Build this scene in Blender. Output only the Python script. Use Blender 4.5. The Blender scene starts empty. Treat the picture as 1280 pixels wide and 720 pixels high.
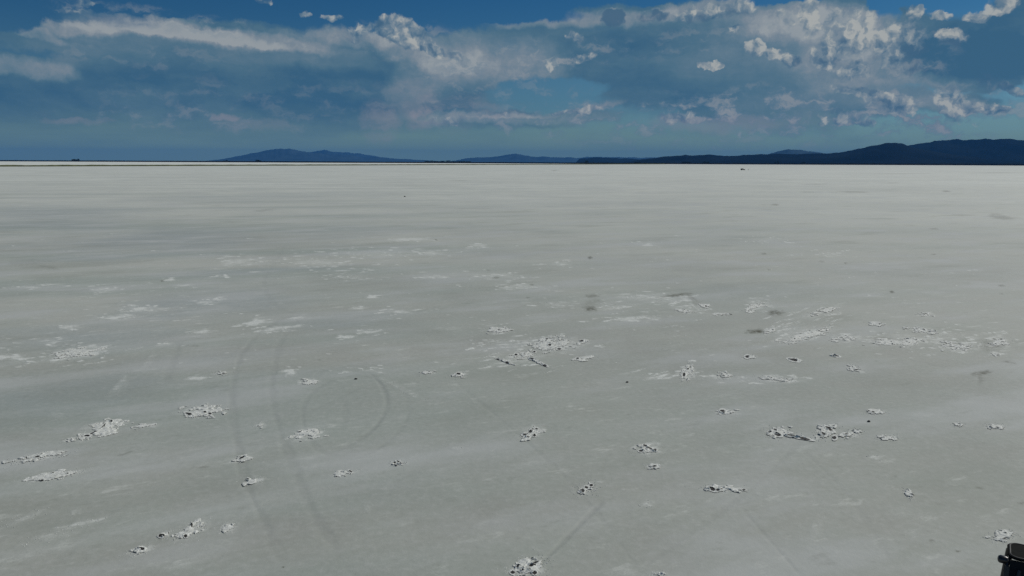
import time as _t
_T0 = _t.time()
import bpy, bmesh, math, random
import numpy as np
from mathutils import Vector, Matrix

random.seed(7)
rng = np.random.default_rng(11)
SC = bpy.context.scene
COL = SC.collection
R = math.radians

# ------------------------------------------------------------------ camera
F = 995.0                      # focal length in pixels of the 1280 wide photograph
CAMZ = 8.0
PITCH = math.atan(157.3 / F)
ROLL = 0.0042
fwd = Vector((0, math.cos(PITCH), -math.sin(PITCH)))
r0 = Vector((1, 0, 0))
u0 = r0.cross(fwd)
right = (r0 * math.cos(ROLL) + u0 * math.sin(ROLL)).normalized()
up = right.cross(fwd).normalized()
cam_d = bpy.data.cameras.new('camera')
cam = bpy.data.objects.new('camera', cam_d)
COL.objects.link(cam)
M3 = Matrix((right, up, -fwd)).transposed()
cam.matrix_world = Matrix.Translation((0, 0, CAMZ)) @ M3.to_4x4()
cam_d.sensor_width = 36
cam_d.lens = 36 * F / 1280
cam_d.clip_start = 0.1
cam_d.clip_end = 200000
SC.camera = cam


def ray(x, y):
    return (fwd * F + right * (x - 640) - up * (y - 360)).normalized()


def at(x, y, z=0.0):
    d = ray(x, y)
    t = (z - CAMZ) / d.z
    return Vector((0, 0, CAMZ)) + d * t


def azel(x, y):
    d = ray(x, y)
    return math.atan2(d.x, d.y), math.asin(d.z)


# ------------------------------------------------------------------ numpy noise
def _hash(ix, iy, seed):
    n = (ix.astype(np.int64) * 374761393 + iy.astype(np.int64) * 668265263 + seed * 974634777) & 0xFFFFFFFF
    n = ((n ^ (n >> 13)) * 1274126177) & 0xFFFFFFFF
    n = (n ^ (n >> 16)) & 0xFFFFFFFF
    return n / 4294967295.0


def vnoise(x, y, seed=0):
    ix = np.floor(x); iy = np.floor(y)
    fx = x - ix; fy = y - iy
    fx = fx * fx * (3 - 2 * fx); fy = fy * fy * (3 - 2 * fy)
    a = _hash(ix, iy, seed); b = _hash(ix + 1, iy, seed)
    c = _hash(ix, iy + 1, seed); d = _hash(ix + 1, iy + 1, seed)
    return (a * (1 - fx) + b * fx) * (1 - fy) + (c * (1 - fx) + d * fx) * fy


def fbm(x, y, seed=0, o=4):
    s = 0; a = 0.5; t = 0
    for i in range(o):
        s = s + a * vnoise(x * 2 ** i + 17.3 * i, y * 2 ** i - 9.1 * i, seed + i)
        t += a; a *= 0.5
    return s / t


def sstep(a, b, x):
    t = np.clip((x - a) / (b - a), 0, 1)
    return t * t * (3 - 2 * t)


# ------------------------------------------------------------------ helpers
def tag(o, label=None, cat=None, group=None, kind=None):
    if label: o['label'] = label
    if cat: o['category'] = cat
    if group: o['group'] = group
    if kind: o['kind'] = kind
    return o


def empty(name, loc, rz=0.0):
    o = bpy.data.objects.new(name, None)
    COL.objects.link(o)
    o.location = loc
    o.rotation_euler = (0, 0, rz)
    return o


def mesh_obj(name, verts, faces, mat, parent=None, smooth=False):
    me = bpy.data.meshes.new(name)
    me.from_pydata([tuple(v) for v in verts], [], [tuple(f) for f in faces])
    me.materials.append(mat)
    if smooth:
        me.polygons.foreach_set('use_smooth', [True] * len(me.polygons))
    me.update()
    o = bpy.data.objects.new(name, me)
    COL.objects.link(o)
    if parent is not None:
        o.parent = parent
    return o


class MB:
    """collects shapes into one mesh"""
    def __init__(self): self.bm = bmesh.new()

    def box(self, c, s, rot=None, bev=0.0):
        g = bmesh.ops.create_cube(self.bm, size=1.0)
        vs = g['verts']
        m = Matrix.Translation(c) @ (rot.to_4x4() if rot else Matrix.Identity(4)) @ Matrix.Diagonal((*s, 1))
        bmesh.ops.transform(self.bm, matrix=m, verts=vs)
        if bev > 0:
            es = list({e for v in vs for e in v.link_edges})
            bmesh.ops.bevel(self.bm, geom=es, offset=bev, segments=3, affect='EDGES', profile=0.6)
        return self

    def tube(self, pts, r, seg=10):
        pts = [Vector(p) for p in pts]
        rings = []
        for i, p in enumerate(pts):
            d = (pts[min(i + 1, len(pts) - 1)] - pts[max(i - 1, 0)]).normalized()
            a = d.orthogonal().normalized() if i == 0 else (pa - d * pa.dot(d)).normalized()
            pa = a
            b = d.cross(a)
            rr = r[i] if isinstance(r, (list, tuple)) else r
            rings.append([self.bm.verts.new(p + (a * math.cos(t) + b * math.sin(t)) * rr)
                          for t in [2 * math.pi * k / seg for k in range(seg)]])
        for i in range(len(rings) - 1):
            for k in range(seg):
                self.bm.faces.new((rings[i][k], rings[i][(k + 1) % seg], rings[i + 1][(k + 1) % seg], rings[i + 1][k]))
        self.bm.faces.new(rings[0][::-1]); self.bm.faces.new(rings[-1])
        return self

    def prism(self, outline, z0, z1, axis='y'):
        """outline in (a,b); extruded between z0 and z1 along axis"""
        def P(a, b, c):
            return {'y': (a, c, b), 'z': (a, b, c), 'x': (c, a, b)}[axis]
        A = [self.bm.verts.new(P(a, b, z0)) for a, b in outline]
        B = [self.bm.verts.new(P(a, b, z1)) for a, b in outline]
        n = len(outline)
        self.bm.faces.new(A); self.bm.faces.new(B[::-1])
        for i in range(n):
            self.bm.faces.new((A[i], B[i], B[(i + 1) % n], A[(i + 1) % n]))
        return self

    def build(self, name, mat, parent=None, smooth=True, angle=35, bev=0.0):
        bmesh.ops.recalc_face_normals(self.bm, faces=self.bm.faces)
        if bev > 0:
            es = [e for e in self.bm.edges if len(e.link_faces) == 2 and e.calc_face_angle(0) > R(40)]
            bmesh.ops.bevel(self.bm, geom=es, offset=bev, segments=2, affect='EDGES')
        for e in self.bm.edges:
            e.smooth = not (len(e.link_faces) == 2 and e.calc_face_angle(0) > R(angle))
        for f in self.bm.faces: f.smooth = smooth
        me = bpy.data.meshes.new(name)
        self.bm.to_mesh(me); self.bm.free()
        me.materials.append(mat)
        o = bpy.data.objects.new(name, me)
        COL.objects.link(o)
        if parent is not None: o.parent = parent
        return o


# ------------------------------------------------------------------ materials
def new_mat(name):
    m = bpy.data.materials.new(name); m.use_nodes = True
    nt = m.node_tree
    return m, nt, nt.nodes['Principled BSDF']


def simple(name, col, rough=0.6, metal=0.0, var=0.25, scale=8.0, bump=0.2, coat=0.0, trans=0.0, spec=0.5):
    m, nt, b = new_mat(name)
    N, L = nt.nodes, nt.links
    tc = N.new('ShaderNodeTexCoord')
    nz = N.new('ShaderNodeTexNoise'); nz.inputs['Scale'].default_value = scale; nz.inputs['Detail'].default_value = 6
    L.new(tc.outputs['Object'], nz.inputs['Vector'])
    rp = N.new('ShaderNodeValToRGB')
    rp.color_ramp.elements[0].position = 0.3; rp.color_ramp.elements[1].position = 0.7
    rp.color_ramp.elements[0].color = (*[c * (1 - var) for c in col], 1)
    rp.color_ramp.elements[1].color = (*[min(1, c * (1 + var)) for c in col], 1)
    L.new(nz.outputs['Fac'], rp.inputs['Fac']); L.new(rp.outputs['Color'], b.inputs['Base Color'])
    if bump:
        bp = N.new('ShaderNodeBump'); bp.inputs['Strength'].default_value = bump; bp.inputs['Distance'].default_value = 0.01
        L.new(nz.outputs['Fac'], bp.inputs['Height']); L.new(bp.outputs['Normal'], b.inputs['Normal'])
    b.inputs['Roughness'].default_value = rough
    b.inputs['Metallic'].default_value = metal
    b.inputs['Specular IOR Level'].default_value = spec
    b.inputs['Coat Weight'].default_value = coat
    b.inputs['Transmission Weight'].default_value = trans
    return m


M = {}
M['black_plastic'] = simple('black_plastic', (0.012, 0.012, 0.013), 0.6, scale=30, spec=0.3)
M['roof_plastic'] = simple('roof_plastic', (0.008, 0.009, 0.008), 0.8, scale=12, spec=0.06)
M['grey_panel'] = simple('grey_panel', (0.055, 0.054, 0.05), 0.6, scale=6, spec=.3)
M['cage_paint'] = simple('cage_paint', (0.012, 0.012, 0.013), 0.35, scale=30, coat=0.3)
M['tyre_rubber'] = simple('tyre_rubber', (0.02, 0.02, 0.02), 0.85, scale=20, bump=0.5)
M['rim_metal'] = simple('rim_metal', (0.12, 0.12, 0.125), 0.4, metal=0.8)
M['seat_vinyl'] = simple('seat_vinyl', (0.03, 0.03, 0.033), 0.6)
M['dark_glass'] = simple('dark_glass', (0.014, 0.014, 0.013), 0.35, spec=0.15, var=0.05, bump=0)
M['lamp_glass'] = simple('lamp_glass', (0.55, 0.56, 0.55), 0.15, bump=0)
M['dark_paint'] = simple('dark_paint', (0.02, 0.022, 0.026), 0.35, coat=0.4)
M['case_plastic'] = simple('case_plastic', (0.022, 0.019, 0.013), 0.95, scale=20)
M['skin'] = simple('skin', (0.36, 0.22, 0.15), 0.6)
M['cloth_dark'] = simple('cloth_dark', (0.05, 0.055, 0.07), 0.9)
M['stone'] = simple('stone', (0.06, 0.057, 0.05), 0.9, scale=6, bump=0.8)
M['bush_leaf'] = simple('bush_leaf', (0.022, 0.032, 0.02), 0.9, scale=0.2, bump=0, spec=0.0)
M['bark'] = simple('bark', (0.05, 0.042, 0.035), 0.9)
M['embankment'] = simple('embankment', (0.018, 0.019, 0.016), 0.95, var=0.5, scale=0.02, bump=0, spec=0.0)
M['bank_grass'] = simple('bank_grass', (0.085, 0.095, 0.045), 0.95, var=0.35, scale=0.08, bump=0, spec=0.0)
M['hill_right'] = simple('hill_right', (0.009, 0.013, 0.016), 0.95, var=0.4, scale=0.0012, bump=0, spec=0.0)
M['hill_far'] = simple('hill_far', (0.045, 0.07, 0.08), 0.95, var=0.25, scale=0.0012, bump=0, spec=0.0)  # paler, bluer base colour adds distance haze the air volume lacks


def mat_salt():
    m, nt, b = new_mat('salt_crust')
    N, L = nt.nodes, nt.links
    g = N.new('ShaderNodeNewGeometry')
    n1 = N.new('ShaderNodeTexNoise'); n1.inputs['Scale'].default_value = 9; n1.inputs['Detail'].default_value = 8; n1.inputs['Roughness'].default_value = 0.7
    L.new(g.outputs['Position'], n1.inputs['Vector'])
    rp = N.new('ShaderNodeValToRGB'); cr = rp.color_ramp
    cr.elements[0].position = 0.36; cr.elements[0].color = (0.47, 0.485, 0.44, 1)
    cr.elements[1].position = 0.66; cr.elements[1].color = (0.72, 0.735, 0.69, 1)
    L.new(n1.outputs['Fac'], rp.inputs['Fac'])
    L.new(rp.outputs['Color'], b.inputs['Base Color'])
    n2 = N.new('ShaderNodeTexNoise'); n2.inputs['Scale'].default_value = 45; n2.inputs['Detail'].default_value = 5
    L.new(g.outputs['Position'], n2.inputs['Vector'])
    bp = N.new('ShaderNodeBump'); bp.inputs['Strength'].default_value = 0.7; bp.inputs['Distance'].default_value = 0.02
    L.new(n2.outputs['Fac'], bp.inputs['Height']); L.new(bp.outputs['Normal'], b.inputs['Normal'])
    b.inputs['Roughness'].default_value = 0.75
    return m


M['salt'] = mat_salt()
M['mud'] = simple('mud_and_shade', (0.016, 0.015, 0.013), 0.85, var=0.4, scale=20, bump=0.6)  # near-black: wet mud plus the shade inside the crust openings


def mat_ground():
    m, nt, b = new_mat('salt_flat')
    N, L = nt.nodes, nt.links
    g = N.new('ShaderNodeNewGeometry')

    def attr(n):
        a = N.new('ShaderNodeAttribute'); a.attribute_name = n; return a.outputs['Fac']

    def noise(scale, detail=6, rough=0.55, vec=None):
        n = N.new('ShaderNodeTexNoise'); n.inputs['Scale'].default_value = scale
        n.inputs['Detail'].default_value = detail; n.inputs['Roughness'].default_value = rough
        L.new(vec or g.outputs['Position'], n.inputs['Vector']); return n.outputs['Fac']

    def math_(op, a, b_=None, c=None, clamp=False):
        n = N.new('ShaderNodeMath'); n.operation = op; n.use_clamp = clamp
        for i, v in enumerate((a, b_, c)):
            if v is None: continue
            if isinstance(v, (int, float)): n.inputs[i].default_value = v
            else: L.new(v, n.inputs[i])
        return n.outputs[0]

    def mapr(x, a, b_, c, d, smooth=True):
        n = N.new('ShaderNodeMapRange'); n.interpolation_type = 'SMOOTHSTEP' if smooth else 'LINEAR'
        L.new(x, n.inputs['Value'])
        for k, v in zip(('From Min', 'From Max', 'To Min', 'To Max'), (a, b_, c, d)): n.inputs[k].default_value = v
        return n.outputs[0]

    def mix(f, a, b_):
        n = N.new('ShaderNodeMix'); n.data_type = 'RGBA'
        if isinstance(f, (int, float)): n.inputs[0].default_value = f
        else: L.new(f, n.inputs[0])
        for s, v in ((6, a), (7, b_)):
            if isinstance(v, tuple): n.inputs[s].default_value = (*v, 1)
            else: L.new(v, n.inputs[s])
        return n.outputs[2]

    # wind-streak space
    mp = N.new('ShaderNodeMapping'); mp.vector_type = 'TEXTURE'
    mp.inputs['Rotation'].default_value = (0, 0, R(33)); mp.inputs['Scale'].default_value = (9, 1.3, 1)
    L.new(g.outputs['Position'], mp.inputs['Vector'])
    st = noise(0.55, 6, 0.6, mp.outputs[0])
    mp3 = N.new('ShaderNodeMapping'); mp3.vector_type = 'TEXTURE'
    mp3.inputs['Rotation'].default_value = (0, 0, R(25)); mp3.inputs['Scale'].default_value = (2.2, 1.0, 1)
    L.new(g.outputs['Position'], mp3.inputs['Vector']); stv = mp3.outputs[0]
    mp2 = N.new('ShaderNodeMapping'); mp2.vector_type = 'TEXTURE'
    mp2.inputs['Rotation'].default_value = (0, 0, R(12)); mp2.inputs['Scale'].default_value = (60, 14, 1)
    L.new(g.outputs['Position'], mp2.inputs['Vector'])
    big = noise(0.9, 5, 0.55, mp2.outputs[0])
    patch = noise(0.06, 7, 0.6)
    med = noise(0.5, 6, 0.6)
    fine = noise(5, 8, 0.65)
    grain = noise(60, 3, 0.6)
    salt, track, stain, damp, dry, left = (attr(k) for k in ('salt', 'track', 'stain', 'damp', 'dry', 'streak'))

    base = mix(mapr(patch, .36, .64, 0, 1), (0.305, 0.316, 0.278), (0.368, 0.378, 0.336))
    base = mix(mapr(med, .3, .7, 0, .5), base, (0.352, 0.382, 0.335))
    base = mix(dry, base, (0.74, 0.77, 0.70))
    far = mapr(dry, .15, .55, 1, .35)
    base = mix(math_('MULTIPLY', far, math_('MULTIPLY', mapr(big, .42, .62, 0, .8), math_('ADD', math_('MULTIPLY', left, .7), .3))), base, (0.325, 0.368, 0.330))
    base = mix(math_('MULTIPLY', mapr(st, .50, .74, 0, .42), math_('MULTIPLY', left, far)), base, (0.50, 0.525, 0.50))
    base = mix(math_('MULTIPLY', mapr(st, .47, .26, 0, .42), math_('MULTIPLY', left, far)), base, (0.265, 0.29, 0.26))
    base = mix(math_('MULTIPLY', damp, mapr(med, .2, .6, .5, 1)), base, (0.30, 0.34, 0.34))
    base = mix(mapr(fine, .45, .72, 0, .35), base, (0.47, 0.48, 0.45))
    base = mix(mapr(fine, .45, .27, 0, .38), base, (0.27, 0.275, 0.245))
    soft = noise(.28, 5, 0.55, stv)
    base = mix(mapr(soft, .48, .68, 0, .65), base, (0.45, 0.47, 0.45))
    base = mix(mapr(soft, .46, .28, 0, .3), base, (0.25, 0.27, 0.225))
    sp = noise(1.5, 9, 0.74, stv)
    base = mix(math_('MULTIPLY', mapr(sp, .55, .69, 0, .6), mapr(patch, .40, .58, .15, 1)), base, (0.58, 0.60, 0.55))
    base = mix(math_('MULTIPLY', mapr(sp, .44, .33, 0, .35), mapr(med, .4, .6, .2, 1)), base, (0.22, 0.235, 0.20))
    # white salt bloom
    sn = noise(3.2, 9, 0.75, stv)
    sf = math_('ADD', mapr(math_('ADD', sn, math_('MULTIPLY', salt, .42)), .60, .84, 0, .62), math_('MULTIPLY', salt, .26))
    sf = math_('MULTIPLY', sf, mapr(salt, .02, .2, 0, 1))
    base = mix(sf, base, (0.66, 0.68, 0.635))
    base = mix(math_('MULTIPLY', track, mapr(med, .2, .7, 1, .45)), base, (0.17, 0.18, 0.17))
    base = mix(math_('MULTIPLY', stain, mapr(fine, .42, .66, 1, .2)), base, (0.085, 0.085, 0.055))
    L.new(base, b.inputs['Base Color'])
    rg = mapr(patch, .3, .7, .62, .85)
    L.new(rg, b.inputs['Roughness'])
    b.inputs['Specular IOR Level'].default_value = 0.25
    # relief
    h = math_('ADD', math_('MULTIPLY', fine, .5), math_('MULTIPLY', grain, .12))
    h = math_('ADD', h, math_('MULTIPLY', med, .8))
    h = math_('ADD', h, math_('MULTIPLY', math_('MULTIPLY', fine, salt), 1.2))
    bp = N.new('ShaderNodeBump'); bp.inputs['Strength'].default_value = 0.6; bp.inputs['Distance'].default_value = 0.03
    L.new(h, bp.inputs['Height']); L.new(bp.outputs['Normal'], b.inputs['Normal'])
    return m


M['ground'] = mat_ground()

# ------------------------------------------------------------------ ground sheet
# white salt smears of the surface itself  (px centre, half width, half height, slope deg, amount)
SMEARS = [
    (10, 447, 34, 7, 0, .7), (100, 441, 46, 10, 8, .9), (85, 409, 14, 4, 0, .7), (60, 427, 30, 6, 5, .4),
    (190, 387, 50, 5, 3, .5), (150, 396, 26, 4, 6, .7), (172, 386, 20, 4, 6, .7), (255, 378, 20, 3, 3, .6), (275, 374, 10, 2, 3, .5),
    (320, 403, 22, 6, 5, .75), (345, 411, 44, 4, 8, .75), (375, 397, 12, 3, 14, .6), (250, 415, 22, 3, 5, .7), (205, 430, 16, 3, 5, .4),
    (430, 421, 16, 3, 4, .8), (462, 415, 22, 3, 4, .75), (450, 385, 16, 3, 0, .5), (500, 390, 26, 3, 2, .6), (465, 371, 10, 3, 0, .8),
    (515, 299, 42, 3, 0, .55), (600, 307, 16, 3, 0, .5), (480, 316, 90, 6, 0, .35), (400, 328, 60, 8, 0, .45), (300, 327, 40, 9, 2, .5), (540, 316, 26, 4, 0, .5),
    (620, 345, 40, 5, 0, .4), (650, 358, 50, 5, 0, .45), (700, 330, 20, 4, 0, .4), (545, 346, 24, 4, 0, .4), (440, 345, 40, 7, 0, .3),
    (60, 356, 22, 2, 3, .6), (130, 362, 26, 4, 3, .5), (210, 350, 14, 2, 3, .7), (228, 357, 20, 2, 3, .6), (30, 359, 26, 2, 2, .5), (280, 346, 10, 2, 3, .5),
    (30, 648, 40, 8, 18, .4), (100, 655, 44, 6, 14, .45), (60, 672, 40, 7, 12, .4), (150, 480, 24, 12, 40, .35), (185, 452, 20, 10, 42, .3), (95, 640, 12, 6, 10, .3),
    (40, 690, 60, 10, 14, .25), (230, 705, 50, 10, 16, .25), (310, 640, 60, 10, 24, .2), (460, 600, 60, 22, 10, .12), (470, 700, 60, 14, 5, .2),
    (820, 372, 60, 7, 0, .45), (790, 399, 44, 5, 2, .6), (770, 384, 34, 5, 4, .45), (700, 380, 30, 5, 0, .35), (860, 384, 30, 6, 0, .4), (640, 430, 60, 10, 5, .35),
    (860, 467, 12, 9, 0, .8), (820, 471, 20, 4, 8, .6), (890, 470, 26, 5, 0, .4), (700, 430, 34, 11, 4, .55), (640, 452, 50, 7, 10, .5),
    (1000, 415, 50, 10, 12, .4), (1060, 422, 30, 6, 0, .4), (1150, 425, 60, 12, 0, .45), (1210, 432, 40, 9, 0, .4), (1250, 425, 16, 12, 0, .45), (1020, 392, 46, 7, 12, .4),
    (950, 380, 24, 8, 0, .35), (970, 474, 40, 6, -4, .35), (1095, 572, 16, 5, 0, .45), (1020, 660, 30, 18, 50, .25), (905, 640, 50, 12, 10, .15), (1130, 640, 40, 12, 0, .2),
    (1060, 690, 60, 14, 0, .15), (990, 575, 60, 8, 0, .15), (620, 500, 60, 16, -20, .12), (500, 485, 40, 5, -25, .35), (455, 462, 40, 3, -8, .3), (1180, 570, 40, 6, 0, .1),
    (960, 300, 26, 5, 0, .3), (1040, 318, 30, 4, 0, .3), (810, 305, 22, 4, 0, .35), (70, 520, 16, 8, 0, .3), (560, 410, 40, 5, 0, .25), (790, 560, 20, 4, 0, .1),
    (360, 465, 13, 6, 0, .8), (244, 473, 24, 2.5, 5, .7), (458, 635, 8, 7, 0, .35), (808, 630, 12, 5, 0, .6), (830, 470, 14, 3, 10, .5), (570, 560, 8, 3, 0, .4), (1190, 605, 14, 5, 0, .3),
]
STAINS = [
    (740, 370, 11, 3, 0, .55), (738, 386, 10, 4, 0, .9), (742, 377, 18, 5, 10, .25), (845, 369, 26, 2.5, 6, .8), (865, 372, 14, 3, -25, .4), (872, 379, 8, 3, 0, .3),
    (945, 414, 15, 4, 3, 1.), (970, 391, 13, 4, 0, .8), (1240, 432, 22, 9, 0, .35), (1228, 466, 16, 3, 8, .8), (1226, 474, 4, 10, 0, .35), (1262, 453, 10, 2, -10, .5),
    (1100, 424, 20, 4, 0, .35), (40, 329, 34, 6, 0, .16), (60, 334, 20, 3, -8, .25), (738, 322, 4, 2, 0, .9), (1183, 239, 7, 1, 0, .8), (1066, 240, 36, .7, 0, .6), (1010, 240, 14, .7, 0, .4),
    (969, 256, 7, 1.4, 0, .6), (955, 256, 12, .8, 0, .3), (1255, 272, 26, 3, -4, .45), (1245, 268, 10, 2, 0, .3), (1205, 269, 20, .9, 0, .4), (1168, 286, 8, 1, 0, .6), (1110, 229, 16, .7, 0, .35), (1020, 230, 20, .7, 0, .3),
    (955, 317, 4, 1, 0, .7), (1027, 327, 5, 1, 0, .55), (1167, 318, 4, 1.2, 0, .6), (1057, 329, 2, 1, 0, .7), (961, 337, 2, 1, 0, .6), (1115, 365, 3.5, 1.4, 0, 1.), (1252, 357, 5, 1.4, 0, .9), (1252, 367, 4, 1, 0, .5),
    (1250, 216, 40, .8, 0, .3), (1120, 217, 60, .6, 0, .25), (985, 225, 20, .5, 0, .25), (575, 226, 16, .6, 0, .3), (693, 213, 5, .6, 0, .5), (545, 300, 3, 1, 0, .8), (620, 347, 5, 1.4, 0, .7), (610, 338, 3, 1, 0, .4), (665, 356, 3, 1, 0, .7), (660, 372, 3, 1, 0, .6),
    (640, 265, 50, .9, 0, .28), (590, 261, 30, .8, 0, .25), (330, 263, 16, 2, 5, .25), (240, 432, 12, 1, 0, .5), (202, 351, 3, 1.2, 0, .8), (400, 450, 4, 1, 0, .3), (1180, 630, 12, 3, 0, .1),
    (1120, 595, 4, 2, 0, .2), (1225, 610, 6, 2, -10, .4), (1277, 628, 5, 2, 0, .6), (1197, 689, 4, 1.6, 0, .9), (1165, 676, 5, 2, -10, .5), (160, 566, 20, 1.6, 18, .35), (253, 584, 12, 1.6, 4, .35), (354, 709, 2, 1.4, 0, .9),
]
DAMPS = [
    (60, 270, 160, 20, 2, .6), (200, 300, 180, 22, 2, .7), (120, 420, 160, 26, 3, .5), (260, 380, 170, 26, 4, .6), (420, 290, 140, 12, 2, .4), (90, 490, 150, 30, 8, .5), (360, 245, 200, 6, 1, .3),
    (620, 320, 90, 8, 0, .2), (880, 300, 120, 10, 0, .2), (1120, 340, 160, 20, 0, .2), (740, 255, 180, 5, 0, .2), (430, 400, 120, 14, 4, .4), (240, 450, 160, 14, 6, .3), (980, 360, 140, 10, 0, .2), (300, 340, 160, 6, 3, .5), (160, 320, 150, 5, 3, .5),
]
TRACKS = [   # px polyline, width m, amount
    ([(440, 572), (405, 566), (385, 545), (378, 520), (386, 495), (410, 478), (440, 470), (468, 474), (486, 492)], .13, .13),
    ([(560, 470), (620, 520), (700, 590), (760, 660), (800, 715)], .12, .10), ([(1000, 560), (1060, 620), (1120, 715)], .12, .09),
    ([(380, 395), (340, 380), (330, 350), (345, 325), (360, 300)], .3, .10), ([(0, 600), (120, 590), (260, 560), (420, 500), (520, 440)], .14, .09),
    ([(372, 392), (345, 402), (315, 425), (297, 455), (290, 490), (290, 520), (297, 560), (310, 610), (333, 660), (357, 712)], .20, .20),
    ([(400, 385), (375, 398), (352, 425), (342, 460), (340, 500), (350, 540), (365, 580), (385, 630), (415, 680), (440, 720)], .20, .15),
    ([(455, 462), (470, 473), (481, 490), (483, 508), (474, 527), (455, 545), (428, 560), (395, 570)], .13, .26),
    ([(495, 478), (509, 498), (510, 518), (498, 540), (470, 562), (440, 575)], .12, .10),
    ([(430, 500), (432, 520), (426, 535)], .2, .10),
    ([(758, 622), (735, 645), (712, 668), (690, 690), (672, 706)], .10, .30),
    ([(1010, 538), (962, 590), (900, 640), (830, 690), (800, 712)], .12, .10),
    ([(1250, 480), (1150, 452), (1080, 440), (1000, 452)], .2, .08),
    ([(225, 425), (215, 455), (205, 480)], .25, .14),
    ([(300, 455), (380, 448), (480, 456), (560, 490), (640, 520), (740, 545), (800, 560)], .25, .06),
    ([(0, 475), (80, 455), (160, 440)], .2, .12), ([(900, 455), (800, 460), (700, 500), (560, 560), (450, 640)], .2, .05),
    ([(60, 720), (110, 660), (200, 610), (330, 570)], .2, .07), ([(930, 640), (975, 690), (1000, 719)], .12, .12),
    ([(850, 560), (900, 500), (1010, 455)], .12, .07),
]


def ell(cx, cy, w, h, ang):
    """image ellipse laid on the ground: centre and the two world half axes"""
    c = at(cx, cy)
    a = R(ang)
    e = min(w, 6)
    v1 = (at(cx + e * math.cos(a), cy - e * math.sin(a)) - c) * (w / e)
    e2 = min(h, .5)
    v2 = (at(cx, cy - e2) - at(cx, cy + e2)) * (h / e2 / 2)
    return np.array(c[:2]), np.array(v1[:2]), np.array(v2[:2])


def lap(n): pass


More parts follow.
